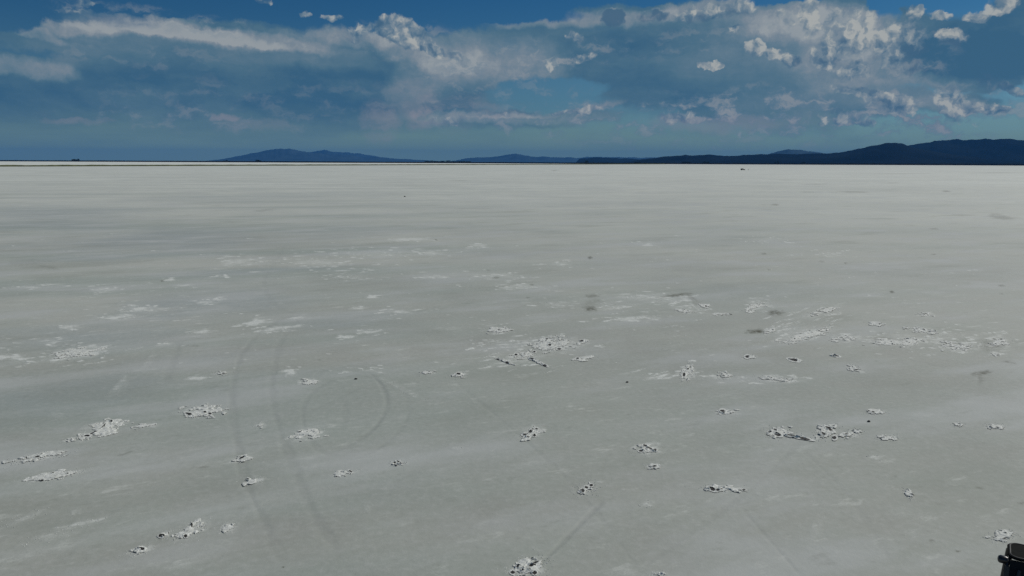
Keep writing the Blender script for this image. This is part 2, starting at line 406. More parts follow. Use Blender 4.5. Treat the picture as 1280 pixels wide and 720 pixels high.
def build_ground():
    # rings: spacing follows the shallow view so that relief stays fine nearby
    dep = np.concatenate([np.linspace(R(34), R(0.75), 640), np.linspace(R(0.75), R(0.06), 46)[1:]])
    rr = CAMZ / np.tan(dep)
    rr = np.concatenate([[2.5, 5.5, 8.5], rr, [9500, 13000, 20000, 30000, 46000]])
    fine = np.linspace(R(-41), R(41), 860)
    rest = np.linspace(R(41), R(360 - 41), 60)[1:-1]
    az = np.concatenate([fine, rest])
    A, Rr = np.meshgrid(az, rr)
    X = Rr * np.sin(A); Y = Rr * np.cos(A)
    n_r, n_a = A.shape
    x = X.ravel(); y = Y.ravel()
    z = (fbm(x / 3.0, y / 3.0, 5, 3) - .5) * 0.02
    z = np.where(Rr.ravel() > 500, z * 0, z)
    P2 = np.stack([x, y], 1)
    salt = np.zeros(len(x)); stain = np.zeros(len(x)); damp = np.zeros(len(x)); track = np.zeros(len(x))
    nzA = fbm(x / .9, y / .9, 21, 4) - .5

    def splat(arr, lst, edge, wob):
        for (cx, cy, w, h, ang, amt) in lst:
            c, v1, v2 = ell(cx, cy, w, h, ang)
            m = np.linalg.inv(np.stack([v1, v2], 1))
            rad = (np.abs(v1).max() + np.abs(v2).max()) * 1.8
            idx = np.where((np.abs(x - c[0]) < rad) & (np.abs(y - c[1]) < rad))[0]
            if not len(idx): continue
            q = (P2[idx] - c) @ m.T
            sz = max(np.linalg.norm(v2), .3)
            n = fbm(q[:, 0] * 3 + cx, q[:, 1] * 2.2 + cy, 31, 4) - .5
            d = np.sqrt((q ** 2).sum(1)) + wob * n * 2
            v = amt * (1 - sstep(edge, 1.15, d))
            arr[idx] = np.maximum(arr[idx], v)
    splat(salt, SMEARS, .1, .55)
    rs = random.Random(5); fine_l = []
    for (cx, cy, w, h, ang, amt) in SMEARS:
        if cy > 480 or amt < .28 or ang > 20: continue
        for _ in range(int(4 + w * h / 14)):
            k = (cy - 200) / 240.0
            fine_l.append((cx + rs.gauss(0, .6) * w, cy + rs.gauss(0, .7) * h, rs.uniform(3, 12), rs.uniform(.5, 1.4) * max(.5, k), ang + rs.uniform(-3, 8), rs.uniform(.5, 1.0)))
    for _ in range(420):
        cy = 290 + 170 * rs.random(); k = (cy - 200) / 240.0
        fine_l.append((rs.uniform(-20, 600) + (rs.random() < .4) * 620, cy, rs.uniform(2, 9), rs.uniform(.4, 1.1) * max(.5, k), rs.uniform(0, 9), rs.uniform(.25, .8)))
    splat(salt, fine_l, .1, .5)
    splat(stain, STAINS, .2, .45)
    splat(damp, DAMPS, .1, .3)
    for (cx, cy, w, h, ang, hh, pits, lab) in CLUMPS:
        splat(salt, [(cx, cy, w * 1.55, h * 1.5, ang, .6)], .0, .65)
    for pts, wd, amt in TRACKS:
        W = [np.array(at(px, py)[:2]) for px, py in pts]
        # smooth the polyline
        C = []
        for i in range(len(W) - 1):
            p0 = W[max(i - 1, 0)]; p1 = W[i]; p2 = W[i + 1]; p3 = W[min(i + 2, len(W) - 1)]
            for t in np.linspace(0, 1, 7)[:-1]:
                C.append(.5 * ((2 * p1) + (-p0 + p2) * t + (2 * p0 - 5 * p1 + 4 * p2 - p3) * t * t + (-p0 + 3 * p1 - 3 * p2 + p3) * t ** 3))
        C.append(W[-1])
        C = np.array(C)
        lo = C.min(0) - 1; hi = C.max(0) + 1
        idx = np.where((x > lo[0]) & (x < hi[0]) & (y > lo[1]) & (y < hi[1]))[0]
        p = P2[idx]; d = np.full(len(idx), 1e9); ti = np.zeros(len(idx))
        for i in range(len(C) - 1):
            a, b = C[i], C[i + 1]
            ab = b - a; t = np.clip(((p - a) @ ab) / (ab @ ab), 0, 1)
            dd = np.linalg.norm(p - a - t[:, None] * ab, axis=1)
            k = dd < d
            ti[k] = (i + t[k]) / (len(C) - 1)
            d = np.minimum(d, dd)
        fade = sstep(0, .15, ti) * sstep(1, .85, ti)
        v = .70 * amt * (1 - sstep(wd * .1, wd * .95, d + nzA[idx] * wd * 1.2)) * fade * (0.6 + .8 * vnoise(p[:, 0] * .8, p[:, 1] * .8, 77))
        track[idx] = np.maximum(track[idx], v)
        z[idx] -= 0.05 * v
    r = np.hypot(x, y)
    # olive bank line: beyond it the salt is clean and white
    pa = np.array(at(0, 207.7)[:2]); pb = np.array(at(700, 205.62)[:2])
    nrm = np.array([-(pb - pa)[1], (pb - pa)[0]]); nrm /= np.linalg.norm(nrm)
    beyond = (P2 - pa) @ nrm
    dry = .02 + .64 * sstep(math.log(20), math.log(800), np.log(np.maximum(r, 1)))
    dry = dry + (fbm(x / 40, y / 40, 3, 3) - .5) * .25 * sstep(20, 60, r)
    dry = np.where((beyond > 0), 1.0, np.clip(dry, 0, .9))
    azv = np.arctan2(x, y)
    streak = .25 + .75 * (1 - sstep(R(-16), R(8), azv))
    me = bpy.data.meshes.new('ground')
    V = np.stack([x, y, z], 1)
    V = np.vstack([V, [[0, 0, 0]]])
    i = np.arange(n_r - 1)[:, None] * n_a; j = np.arange(n_a)[None, :]; j2 = (j + 1) % n_a
    quads = np.stack([i + j, i + j2, i + n_a + j2, i + n_a + j], -1).reshape(-1, 4)[:, ::-1]
    tri = np.stack([np.full(n_a, len(V) - 1), (np.arange(n_a) + 1) % n_a, np.arange(n_a)], 1)
    me.vertices.add(len(V)); me.vertices.foreach_set('co', V.astype(np.float32).ravel())
    nl = quads.size + tri.size
    me.loops.add(nl); me.loops.foreach_set('vertex_index', np.concatenate([quads.ravel(), tri.ravel()]).astype(np.int32))
    me.polygons.add(len(quads) + len(tri))
    ls = np.concatenate([np.arange(len(quads)) * 4, quads.size + np.arange(len(tri)) * 3]).astype(np.int32)
    me.polygons.foreach_set('loop_start', ls)
    me.update(calc_edges=True); me.validate()
    me.polygons.foreach_set('use_smooth', [True] * len(me.polygons))
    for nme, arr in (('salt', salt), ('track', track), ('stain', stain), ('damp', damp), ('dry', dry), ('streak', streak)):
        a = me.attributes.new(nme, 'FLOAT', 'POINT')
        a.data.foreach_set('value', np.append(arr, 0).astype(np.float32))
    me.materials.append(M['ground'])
    o = bpy.data.objects.new('ground', me); COL.objects.link(o)
    tag(o, kind='structure', label='pale grey salt flat reaching to the horizon')
    if me.polygons[1000].normal.z < 0: me.flip_normals()
    return o


# ------------------------------------------------------------------ broken crust
# px centre, half width, half height, slope, height m, pits, label
CLUMPS = [
    (255, 514, 25, 8, 4, .05, 7, 'large rough white crust patch with a flat top edge, left of the tyre track'),
    (133, 535, 28, 9, 17, .05, 8, 'large white crust patch with a diagonal dark crack, left of the bigger tyre tracks'),
    (45, 572, 32, 4.5, 9, .03, 5, 'thin white crust streak at the left edge, upper of the two parallel streaks'),
    (68, 595, 32, 5, 9, .03, 3, 'thin white crust streak at the left edge, lower of the two parallel streaks'),
    (86, 550, 7, 2.5, 10, .03, 2, 'tiny white crust scrap just below left of the diagonally cracked patch'),
    (178, 533, 14, 3, 3, .02, 0, 'faint smooth white crust smear just right of the diagonally cracked patch'),
    (238, 663, 19, 9, 22, .05, 6, 'curled white crust patch with oval ridges near the lower left'),
    (207, 668, 9, 4, 20, .05, 3, 'small white crust scrap with a black hole, left of the curled oval patch'),
    (174, 688, 16, 5, 16, .05, 4, 'lowest left white crust patch with a ringed dark hole at its right end'),
    (283, 660, 10, 6, 5, .03, 2, 'loose speckled crust patch just right of the curled oval patch'),
    (326, 532, 6, 3.5, 0, .04, 4, 'small dark speckled crust scrap between the two tyre tracks, upper one'),
    (384, 543, 23, 6, 9, .05, 6, 'white crust patch beside the right tyre track, opposite the ring shaped skid mark'),
    (300, 574, 17, 4, 7, .05, 3, 'white crust scrap with one black crack lying on the left tyre track'),
    (318, 601, 14, 4, 8, .03, 2, 'faint crust scrap just below the one lying on the left tyre track'),
    (386, 477, 12, 4, 5, .03, 2, 'small white crust smear at upper end between tyre track and ring skid mark'),
    (276, 467, 10, 2.5, 5, .03, 1, 'thin bright crust dash left of the upper tyre track'),
    (430, 592, 15, 4, 10, .04, 2, 'pale crust scrap with a dark right end, left of the small speckled round one'),
    (497, 579, 8, 3.5, 0, .05, 7, 'small round dark speckled crust patch standing alone below the ring skid mark'),
    (665, 541, 15, 7, 8, .06, 9, 'rounded crust patch with a cluster of black holes near the picture centre line'),
    (810, 561, 19, 7.5, 4, .07, 7, 'grey ridged oval crust patch right of the centre'),
    (817, 583, 9, 3.5, 0, .04, 1, 'small pale crust scrap just below the grey ridged oval patch'),
    (735, 610, 13, 7.5, 10, .06, 7, 'oval crust patch with three black holes in a row, below centre'),
    (660, 711, 24, 12, 8, .07, 14, 'large black speckled crust patch cut by the bottom edge'),
    (822, 718, 9, 3, 0, .05, 4, 'small dark speckled crust scrap cut by the bottom edge'),
    (908, 515, 14, 4, 0, .05, 3, 'crust scrap with a black left end above the long cracked ridge'),
    (972, 540, 17, 7, 0, .06, 7, 'dark holed crust patch at the left end of the long cracked ridge'),
    (994, 546, 20, 1.8, -9, .07, 9, 'long thin upturned crust ridge joining two crust patches'),
    (1033, 539, 14, 8, 15, .09, 7, 'domed crust patch with a black crescent opening at the right end of the ridge'),
    (1060, 543, 15, 5, 8, .04, 3, 'low crust patch trailing right of the domed crescent patch'),
    (1094, 515, 10, 3.5, 0, .03, 1, 'faint crust scrap beside the two lone dark stones'),
    (1108, 547, 12, 3.5, 0, .03, 1, 'faint isolated crust scrap right of the domed crescent patch'),
    (906, 611, 28, 4.2, -3, .06, 8, 'long low crust streak with a black left end, lower right of centre'),
    (1136, 618, 6, 5, -30, .05, 3, 'small hooked crust scrap alone in the lower right'),
    (1198, 531, 6, 2.5, 0, .03, 2, 'tiny crust scrap, left one of the pair near the right edge'),
    (1244, 534, 11, 3.5, 0, .03, 3, 'pale crust scrap, right one of the pair near the right edge'),
    (1252, 671, 17, 7, 5, .06, 2, 'pale crust patch just behind the black off road buggy'),
    (970, 474, 24, 3, -6, .05, 6, 'curved line of broken crust below the two short black cracks'),
    (574, 468, 11, 4, 6, .05, 3, 'crust scrap with a dark centre at the lower left tip of the big broken field'),
    (534, 466, 10, 2.5, 5, .03, 1, 'faint crust scrap just left of the one at the tip of the big broken field'),
    (621, 413, 17, 4.5, 0, .04, 6, 'white crust patch with a straight top edge above the big broken field'),
    (692, 430, 26, 9, 3, .05, 12, 'main holed crust field in the middle distance, upper right part'),
    (655, 443, 17, 4.5, 12, .05, 6, 'crust band running along the middle of the big broken field'),
    (630, 451, 15, 1.6, -22, .06, 4, 'short upturned crust edge sloping down right, left one of two in the field'),
    (674, 453, 15, 1.8, -22, .07, 5, 'bright upturned crust edge sloping down right, right one of two in the field'),
    (730, 427, 7, 2.5, 0, .05, 2, 'small crust knob with dark left side, right of the big broken field'),
    (731, 448, 14, 3, 8, .04, 2, 'thin crust dash lower right of the big broken field'),
    (858, 466, 8, 9, 20, .06, 5, 'upright looking bright crust patch in the middle right distance'),
    (906, 469, 9, 4, 0, .04, 3, 'pale crust scrap right of the upright looking bright patch'),
    (936, 446, 8, 2.5, 0, .05, 2, 'small black hole with a white rim, left of the short black cracks'),
    (993, 450, 9, 2.5, -8, .04, 4, 'short black crack in crust, longer one of two side by side'),
    (1045, 445, 6, 1.8, -8, .04, 3, 'short black crack in crust, shorter right one of two side by side'),
    (1068, 461, 9, 4, -20, .04, 2, 'thin crust chip with a diagonal crack right of the short black cracks'),
    (1005, 420, 34, 5.5, 15, .04, 10, 'long diagonal crust band with a bright lower left tip'),
    (1055, 423, 18, 3.5, 3, .04, 5, 'crust scrap with three dark dots right of the long diagonal band'),
    (1028, 389, 20, 3, 14, .04, 7, 'string of dark cracks in crust above the long diagonal band'),
    (943, 384, 14, 5, 15, .04, 6, 'dotted crust patch above the two dark stains'),
    (962, 413, 9, 3, 18, .04, 4, 'dark cracks trailing right from the darker stain'),
    (1096, 405, 12, 2.5, -8, .04, 4, 'thin dark crust crack left of the wide right hand crust field'),
    (1106, 428, 22, 4, -3, .04, 7, 'left end of the wide right hand crust field with brownish mud'),
    (1139, 427, 16, 6, 12, .05, 14, 'densely cracked bluish core of the wide right hand crust field'),
    (1158, 393, 12, 2.5, 0, .04, 5, 'dark crust crack topmost above the wide right hand field'),
    (1158, 414, 24, 3.5, -9, .04, 9, 'long dark crack line in the upper wide right hand field'),
    (1196, 433, 18, 6, -3, .05, 9, 'bright crust patch at the lower right of the wide right hand field'),
    (1248, 428, 16, 6, 0, .05, 8, 'dark holed crust patch nearest the right edge in the mid distance'),
    (1243, 443, 7, 3, 0, .05, 2, 'small crust hole just under the dark patch near the right edge'),
    (98, 441, 30, 6, 8, .03, 5, 'large bright crust spread at the far left edge in the mid distance'),
    (855, 389, 12, 2.5, -5, .04, 5, 'row of small dark cracks below the thin curved stain'),
    (900, 393, 12, 2, 0, .04, 4, 'faint row of dark cracks right of the curved stain'),
    (880, 382, 8, 2.5, 0, .04, 2, 'small crust dot between the curved stain and two crack rows'),
]


# openings seen in the photograph: px centre, half width, half height, slope, by the centre of their patch
HOLES = {
    (735, 610): [(728, 614, 2.4, 1.9, 0), (733, 610, 2, 1.6, 0), (739, 607, 1.9, 1.4, 0)],
    (665, 541): [(657, 544, 3, 1.3, 0), (663, 541, 2.2, 1.4, 0), (671, 537, 2, 1.1, 0), (668, 545, 1.6, 1, 0), (660, 547, 2, .9, 0)],
    (1033, 539): [(1036, 536.5, 5, 1.5, -25), (1029, 543, 2.8, 1.3, -25)],
    (972, 540): [(972, 544, 3.8, 1.4, -15), (969, 538, 2.2, 1.5, -40), (962, 541, 2, 1.1, 0)],
    (994, 546): [(988, 545, 6, .9, -12), (1006, 549, 6.5, 1, -10)],
    (1060, 543): [(1043, 547.5, 2.2, 1.9, 0), (1058, 543.5, 2, .9, 0)],
    (908, 515): [(903, 514.5, 2.8, 1.9, 0)],
    (906, 611): [(890, 612, 4, 1.6, -20), (897, 613.5, 2.2, 1, 0), (930, 613, 2, .8, 0)],
    (174, 688): [(178, 687, 2.8, 2, 0), (173, 685, 1.2, 1.2, 0)],
    (207, 668): [(201, 670.5, 2.4, 1.6, 0), (205, 671, 1.2, .9, 0)],
    (238, 663): [(240, 657, 1.3, 2.6, -50), (232, 671, 2, 1.4, 0)],
    (133, 535): [(109, 545, 3, 1.1, 0), (117, 541.5, 5, .9, 20), (130, 533, 3.5, .8, 42), (139, 527.5, 1.5, 1.4, 0)],
    (255, 514): [(236, 518, 4, 1.3, -20), (256, 516, 1.7, 1.1, 0), (262.5, 517.5, 1.7, 1.1, 0)],
    (300, 574): [(303, 572.5, 3.8, 1.6, 25)],
    (497, 579): [(493, 579, 1.2, .9, 0), (498, 578, 1.2, 1.1, 0), (502, 580, 1.2, .9, 0), (495, 582, 1.1, .8, 0)],
    (810, 561): [(801, 564, 2.2, 1.1, 0), (806, 558, 2.6, 1.1, -20), (812, 561, 3, 1.1, -20), (818, 563, 2.2, 1.1, 0)],
    (660, 711): [(641, 716, 2.4, 1.9, 0), (647, 710, 1.7, 1.3, 0), (664, 709, 2.4, 1.6, 0), (669, 704, 5, 1.1, 20), (668, 717, 2.2, 1.6, 0), (653, 714, 1.7, 1.1, 0)],
    (936, 446): [(934, 446, 2.4, 1.5, 0)], (993, 450): [(992, 450.3, 4.8, 1.3, -12)], (1045, 445): [(1044, 445, 3.8, 1, -12)],
    (674, 453): [(665, 448.8, 2.4, 1.1, -10), (681, 457.5, 2.4, 1.1, -10)], (630, 451): [(622, 449.5, 2.2, .9, -10), (634, 454, 2.2, .9, -10)],
    (692, 430): [(687, 432, 1.8, 1.3, 0), (699, 436.5, 2.3, 1, 0), (684, 424, 1.4, .9, 0)], (655, 443): [(645, 443.5, 1.8, 1.1, 0), (668, 440, 1.4, .9, 0)],
    (730, 427): [(727, 427, 2, 1.1, 0)], (731, 448): [(722, 448.4, 1.6, 1.1, 0)], (574, 468): [(573, 468, 2.4, 1.4, 0)], (858, 466): [(855, 469, 1.6, 2, 0), (860, 462, 1.1, 1.1, 0)],
    (430, 592): [(438, 590, 2, 1.2, -20)],
}


def build_clump(spec, k):
    cx, cy, w, h, ang, hh, pits, lab = spec
    c, v1, v2 = ell(cx, cy, w, h, ang)
    r_ = np.random.default_rng(100 + k)
    dist = float(np.hypot(*c))
    L1 = np.linalg.norm(v1); L2 = np.linalg.norm(v2)
    res = max(.018, dist / F * .5)
    resy = res * max(1.0, min(2.2, dist / 25.0))
    n1 = int(np.clip(2.6 * L1 / res, 12, 190)); n2 = int(np.clip(2.6 * L2 / resy, 12, 190))
    s, t = np.meshgrid(np.linspace(-1.3, 1.3, n1), np.linspace(-1.3, 1.3, n2))
    X = c[0] + s * v1[0] + t * v2[0]; Y = c[1] + s * v1[1] + t * v2[1]
    n = fbm(s * 2.4 + k * 3.1, t * 2.0 + k, 3, 5) - .5
    n2_ = fbm(X / .10, Y / .10, 8, 4) - .5
    rad = np.sqrt(s * s + t * t)
    # lumpy islands rather than a full disc
    isl = fbm(X / max(.35, L1 * .22) + k, Y / max(.35, L2 * .3), 41, 3)
    mask = 1.0 - rad + 1.7 * n + 1.5 * (isl - .5) + .9 * n2_
    mask = sstep(.10, .72, mask)
    # plates
    csz = max(.16, res * 3.2)
    npnt = int(min(260, max(8, (2.6 * L1) * (2.6 * L2) / csz ** 2)))
    ps = r_.uniform(-1.3, 1.3, (npnt, 2))
    PX = c[0] + ps[:, 0] * v1[0] + ps[:, 1] * v2[0]; PY = c[1] + ps[:, 0] * v1[1] + ps[:, 1] * v2[1]
    wx = X + (fbm(X / .2, Y / .2, 51, 3) - .5) * .2; wy = Y + (fbm(X / .2, Y / .2, 61, 3) - .5) * .2
    D = np.hypot(wx[..., None] - PX, wy[..., None] - PY)
    srt = np.argsort(D, -1)[..., :2]
    d1 = np.take_along_axis(D, srt[..., :1], -1)[..., 0]; d2 = np.take_along_axis(D, srt[..., 1:2], -1)[..., 0]
    cid = srt[..., 0]
    edge = np.clip((d2 - d1) / (csz * .35), 0, 1)
    ch = r_.uniform(.1, 1.0, npnt); tx = r_.normal(0, 1.0, npnt); ty = r_.normal(0, 1.0, npnt)
    plate = ch[cid] + ((wx - PX[cid]) * tx[cid] + (wy - PY[cid]) * ty[cid]) / csz * .6
    H = hh * mask * (.25 + .9 * np.clip(plate, 0, 1.6)) * (.35 + .65 * edge) + .016 * mask * (n2_ + .5) * 2
    H = .36 * H
    # holes: a few small openings with wet mud below, its near-black colour including their shade, on cells inside the patch
    def mk(p): return mask[int((p[1] + 1.3) / 2.6 * (n2 - 1)), int((p[0] + 1.3) / 2.6 * (n1 - 1))]
    inside = [i for i in range(npnt) if (ps[i] ** 2).sum() < 1.2 and mk(ps[i]) > .45]
    r_.shuffle(inside)
    hole = np.zeros_like(H)
    hr = max(.038, dist / F * .85)
    ci = 0
    openings = []
    for (hx, hy, hw, hh_, ha) in HOLES.get((cx, cy), []):
        hc, h1, h2 = ell(hx, hy, hw, hh_, ha)
        openings.append((hc, np.linalg.inv(np.stack([h1, h2], 1)), .35, True))
    for i in inside[:int(pits * (.5 if openings else 1.0) + .5)]:
        rx = hr * r_.uniform(.6, 1.7); ry = hr * r_.uniform(.6, 1.3) * max(1.0, dist / 22.0)
        if openings: rx *= .6; ry *= .6
        a = r_.uniform(-.5, .7)
        openings.append((np.array([PX[i], PY[i]]), np.array([[math.cos(a) / rx, math.sin(a) / rx], [-math.sin(a) / ry, math.cos(a) / ry]]), .9, False))
    for (hc, hm, wob, sure) in openings:
        qx = hm[0, 0] * (X - hc[0]) + hm[0, 1] * (Y - hc[1]); qy = hm[1, 0] * (X - hc[0]) + hm[1, 1] * (Y - hc[1])
        dd = np.sqrt(qx * qx + qy * qy) + n2_ * wob
        hole = np.where((dd < 1.0) & (hole == 0), 1.0, hole)
        rim = np.exp(-((dd - 1.35) / .4) ** 2)
        H = H + rim * .016 * mask
        mask = np.maximum(mask, (.5 if sure else .3) * (dd < (2.1 if sure else 1.3)))
    z0 = .012
    vid = -np.ones(X.shape, int)
    verts = []; faces = []; mv = []; mf = []
    keep = (mask > .04)
    # quads
    kq = keep[:-1, :-1] & keep[1:, :-1] & keep[:-1, 1:] & keep[1:, 1:]
    hq4 = np.minimum(np.minimum(hole[:-1, :-1], hole[1:, 1:]), np.minimum(hole[1:, :-1], hole[:-1, 1:])); hmx = np.maximum(np.maximum(hole[:-1, :-1], hole[1:, 1:]), np.maximum(hole[1:, :-1], hole[:-1, 1:]))
    hq = ((hole[:-1, :-1] > 0) * 1 + (hole[1:, 1:] > 0) + (hole[1:, :-1] > 0) + (hole[:-1, 1:] > 0)) >= 2
    root = empty('salt_crust', (c[0], c[1], 0))
    sal = kq & ~hq
    todo = sal.copy(); comps = []
    W_ = todo.shape[1]; flat = todo.ravel().tolist(); Hn = todo.shape[0]
    for st in range(len(flat)):
        if not flat[st]: continue
        stack = [st]; flat[st] = False; cells = []
        while stack:
            q = stack.pop(); cells.append(q); qj = q % W_
            for nb, ok in ((q - W_, q >= W_), (q + W_, q < W_ * (Hn - 1)), (q - 1, qj > 0), (q + 1, qj < W_ - 1),
                           (q - W_ - 1, q >= W_ and qj > 0), (q - W_ + 1, q >= W_ and qj < W_ - 1), (q + W_ - 1, q < W_ * (Hn - 1) and qj > 0), (q + W_ + 1, q < W_ * (Hn - 1) and qj < W_ - 1)):
                if ok and flat[nb]: flat[nb] = False; stack.append(nb)
        comps.append(cells)
    comps.sort(key=len, reverse=True)
    zc = H + z0 * (mask > .1)
    parts = []
    for ci_, cells in enumerate(comps):     # each sizeable island of crust is a part; the smallest scraps are dropped
        if ci_ > 0 and (len(cells) < 8 or ci_ > 30): continue
        cm = np.zeros(sal.size, bool); cm[cells] = True
        parts.append(('crust_plate', cm.reshape(sal.shape), M['salt'], zc))
    left = hq.copy()
    while left.any():                       # every connected opening is a part of its own
        i0, j0 = np.argwhere(left)[0]
        comp = np.zeros_like(left); stack = [(i0, j0)]
        while stack:
            i, j = stack.pop()
            if 0 <= i < left.shape[0] and 0 <= j < left.shape[1] and left[i, j]:
                left[i, j] = False; comp[i, j] = True
                stack += [(i + di, j + dj) for di in (-1, 0, 1) for dj in (-1, 0, 1)]
        if comp.sum() >= 2: parts.append(('mud_shade_hollow', comp, M['mud'], .016 + .3 * H))
    for nm, q, mt, zz in parts:
        ii, jj = np.where(q)
        if not len(ii): continue
        N1 = X.shape[1]
        quad = np.stack([ii * N1 + jj, ii * N1 + jj + 1, (ii + 1) * N1 + jj + 1, (ii + 1) * N1 + jj], 1)
        u, inv = np.unique(quad, return_inverse=True)
        VX = (X.ravel()[u] - c[0]); VY = (Y.ravel()[u] - c[1]); VZ = zz.ravel()[u]
        mesh_obj(nm, np.stack([VX, VY, VZ], 1).tolist(), inv.reshape(-1, 4).tolist(), mt, root, smooth=False)
    tag(root, lab, 'salt crust', 'broken salt crust patches on the salt flat')
    return root


for k, sp in enumerate(CLUMPS): build_clump(sp, k)
lap('clumps')
build_ground()
lap('ground')


def crumbs():
    """small loose chips of white salt scattered round the broken crust: uncountable"""
    V = []; Fc = []
    def chip(p, s, zf=.5):
        b = len(V); n = 5
        a0 = random.uniform(0, 6.28)
        for i in range(n):
            a = a0 + i * 2 * math.pi / n + random.uniform(-.3, .3); r = s * random.uniform(.6, 1.1)
            V.append((p[0] + math.cos(a) * r, p[1] + math.sin(a) * r, .002))
        V.append((p[0] + random.uniform(-.3, .3) * s, p[1] + random.uniform(-.3, .3) * s, s * zf * random.uniform(.5, 1.2) + .008))
        for i in range(n): Fc.append((b + i, b + (i + 1) % n, b + n))
    for (cx, cy, w, h, ang, hh, pits, lab) in CLUMPS:
        c, v1, v2 = ell(cx, cy, w, h, ang)
        d = float(np.hypot(*c))
        for _ in range(int(40 + w * h * .5)):
            a = random.uniform(0, 6.28); r = abs(random.gauss(.95, .35))
            p = c + v1 * math.cos(a) * r + v2 * math.sin(a) * r
            chip(p, random.uniform(.35, 1) * max(.022, d / F * .5), .16)
    for (cx, cy, w, h, ang, amt) in SMEARS:
        if amt < .35 or cy < 340: continue
        c, v1, v2 = ell(cx, cy, w, h, ang)
        d = float(np.hypot(*c))
        for _ in range(int(w * h * .22 * amt)):
            a = random.uniform(0, 6.28); r = math.sqrt(random.random())
            p = c + v1 * math.cos(a) * r + v2 * math.sin(a) * r
            chip(p, random.uniform(.35, 1) * max(.022, d / F * .5), .16)
    o = mesh_obj('salt_crumbs', V, Fc, M['salt'])
    tag(o, 'loose white salt crumbs scattered round the broken crust', 'salt crumbs', kind='stuff')


crumbs()
lap('crumbs')

# ------------------------------------------------------------------ lone stones
def stone(px, py, size, label, grp=None):
    bm = bmesh.new()
    bmesh.ops.create_icosphere(bm, subdivisions=3, radius=1)
    for v in bm.verts:
        n = 1 + .35 * (float(fbm(np.array([v.co.x * 1.7 + px]), np.array([v.co.y * 1.7 + v.co.z * 2.1 + py]), 4, 3)[0]) - .5) * 2
        v.co = Vector((v.co.x * n, v.co.y * n * .8, (v.co.z * n * .6 + .35)))
        if v.co.z < 0: v.co.z = 0
        v.co *= size / 2
    me = bpy.data.meshes.new('stone'); bm.to_mesh(me); bm.free(); me.materials.append(M['stone'])
    o = bpy.data.objects.new('stone', me); COL.objects.link(o)
    c = at(px, py); o.location = (c.x, c.y, 0)
    tag(o, label, 'stone', grp)


stone(506, 246.0, .42, 'lone dark stone far out on the flat left of centre, just below the horizon')
stone(1086, 514.5, .085, 'upper of two small dark stones beside a faint crust scrap', 'two small dark stones')
stone(1086, 527, .095, 'lower of two small dark stones, on plain grey ground', 'two small dark stones')
stone(445, 474, .10, 'small dark stone beside the upper end of the ring shaped skid mark')
stone(784, 478, .10, 'small dark stone left of the upright looking bright crust patch')

# ------------------------------------------------------------------ far strips
def strip(name, pts, width, height_fn, mat, nsub=400, seed=0):
    """low bank of earth along a polyline of ground points, trapezoid section with uneven top"""
    P = []
    seg = [(pts[i + 1] - pts[i]).length for i in range(len(pts) - 1)]; tot = sum(seg)
    for k in range(nsub + 1):
        s = tot * k / nsub; i = 0
        while i < len(seg) - 1 and s > seg[i]: s -= seg[i]; i += 1
        P.append(pts[i].lerp(pts[i + 1], s / seg[i]))
    V = []; Fc = []
    for k, p in enumerate(P):
        d = (P[min(k + 1, nsub)] - P[max(k - 1, 0)]).normalized(); nn = Vector((-d.y, d.x, 0))
        h = height_fn(k / nsub, k)
        for off, z in ((-.5, 0), (-.25, h * .92), (0, h), (.25, h * .9), (.5, 0)):
            q = p + nn * off * width
            V.append((q.x, q.y, z + .003))
    for k in range(nsub):
        for j in range(4):
            a = k * 5 + j; Fc.append((a, a + 5, a + 6, a + 1))
    return mesh_obj(name, V, Fc, mat)


def n1(x, s): return float(vnoise(np.array([x]), np.array([s * 7.7]), s)[0])


YE = 5000
em = strip('embankment', [Vector((-6000, YE, 0)), Vector((6000, YE, 0))], 46,
           lambda t, k: 6.8 + 1.0 * n1(k * .11, 3) + .8 * n1(k * .7, 5) + 3.0 * min(1, max(0, (t - .60) / .12)),
           M['embankment'], 900)
tag(em, 'long dark road embankment along the whole horizon', kind='structure')
em2 = strip('grass_verge', [at(-420, 208.2 + .0034 * 420), at(0, 208.2), at(400, 206.84), at(700, 205.67), at(830, 205.30)], 22,
            lambda t, k: 1.45 + .6 * n1(k * .21, 9) + .35 * n1(k * 1.3, 11) + 2.2 * max(0, t - .35),
            M['bank_grass'], 1400)
tag(em2, 'thin olive grass bank running across the far salt flat', 'grass', kind='stuff')


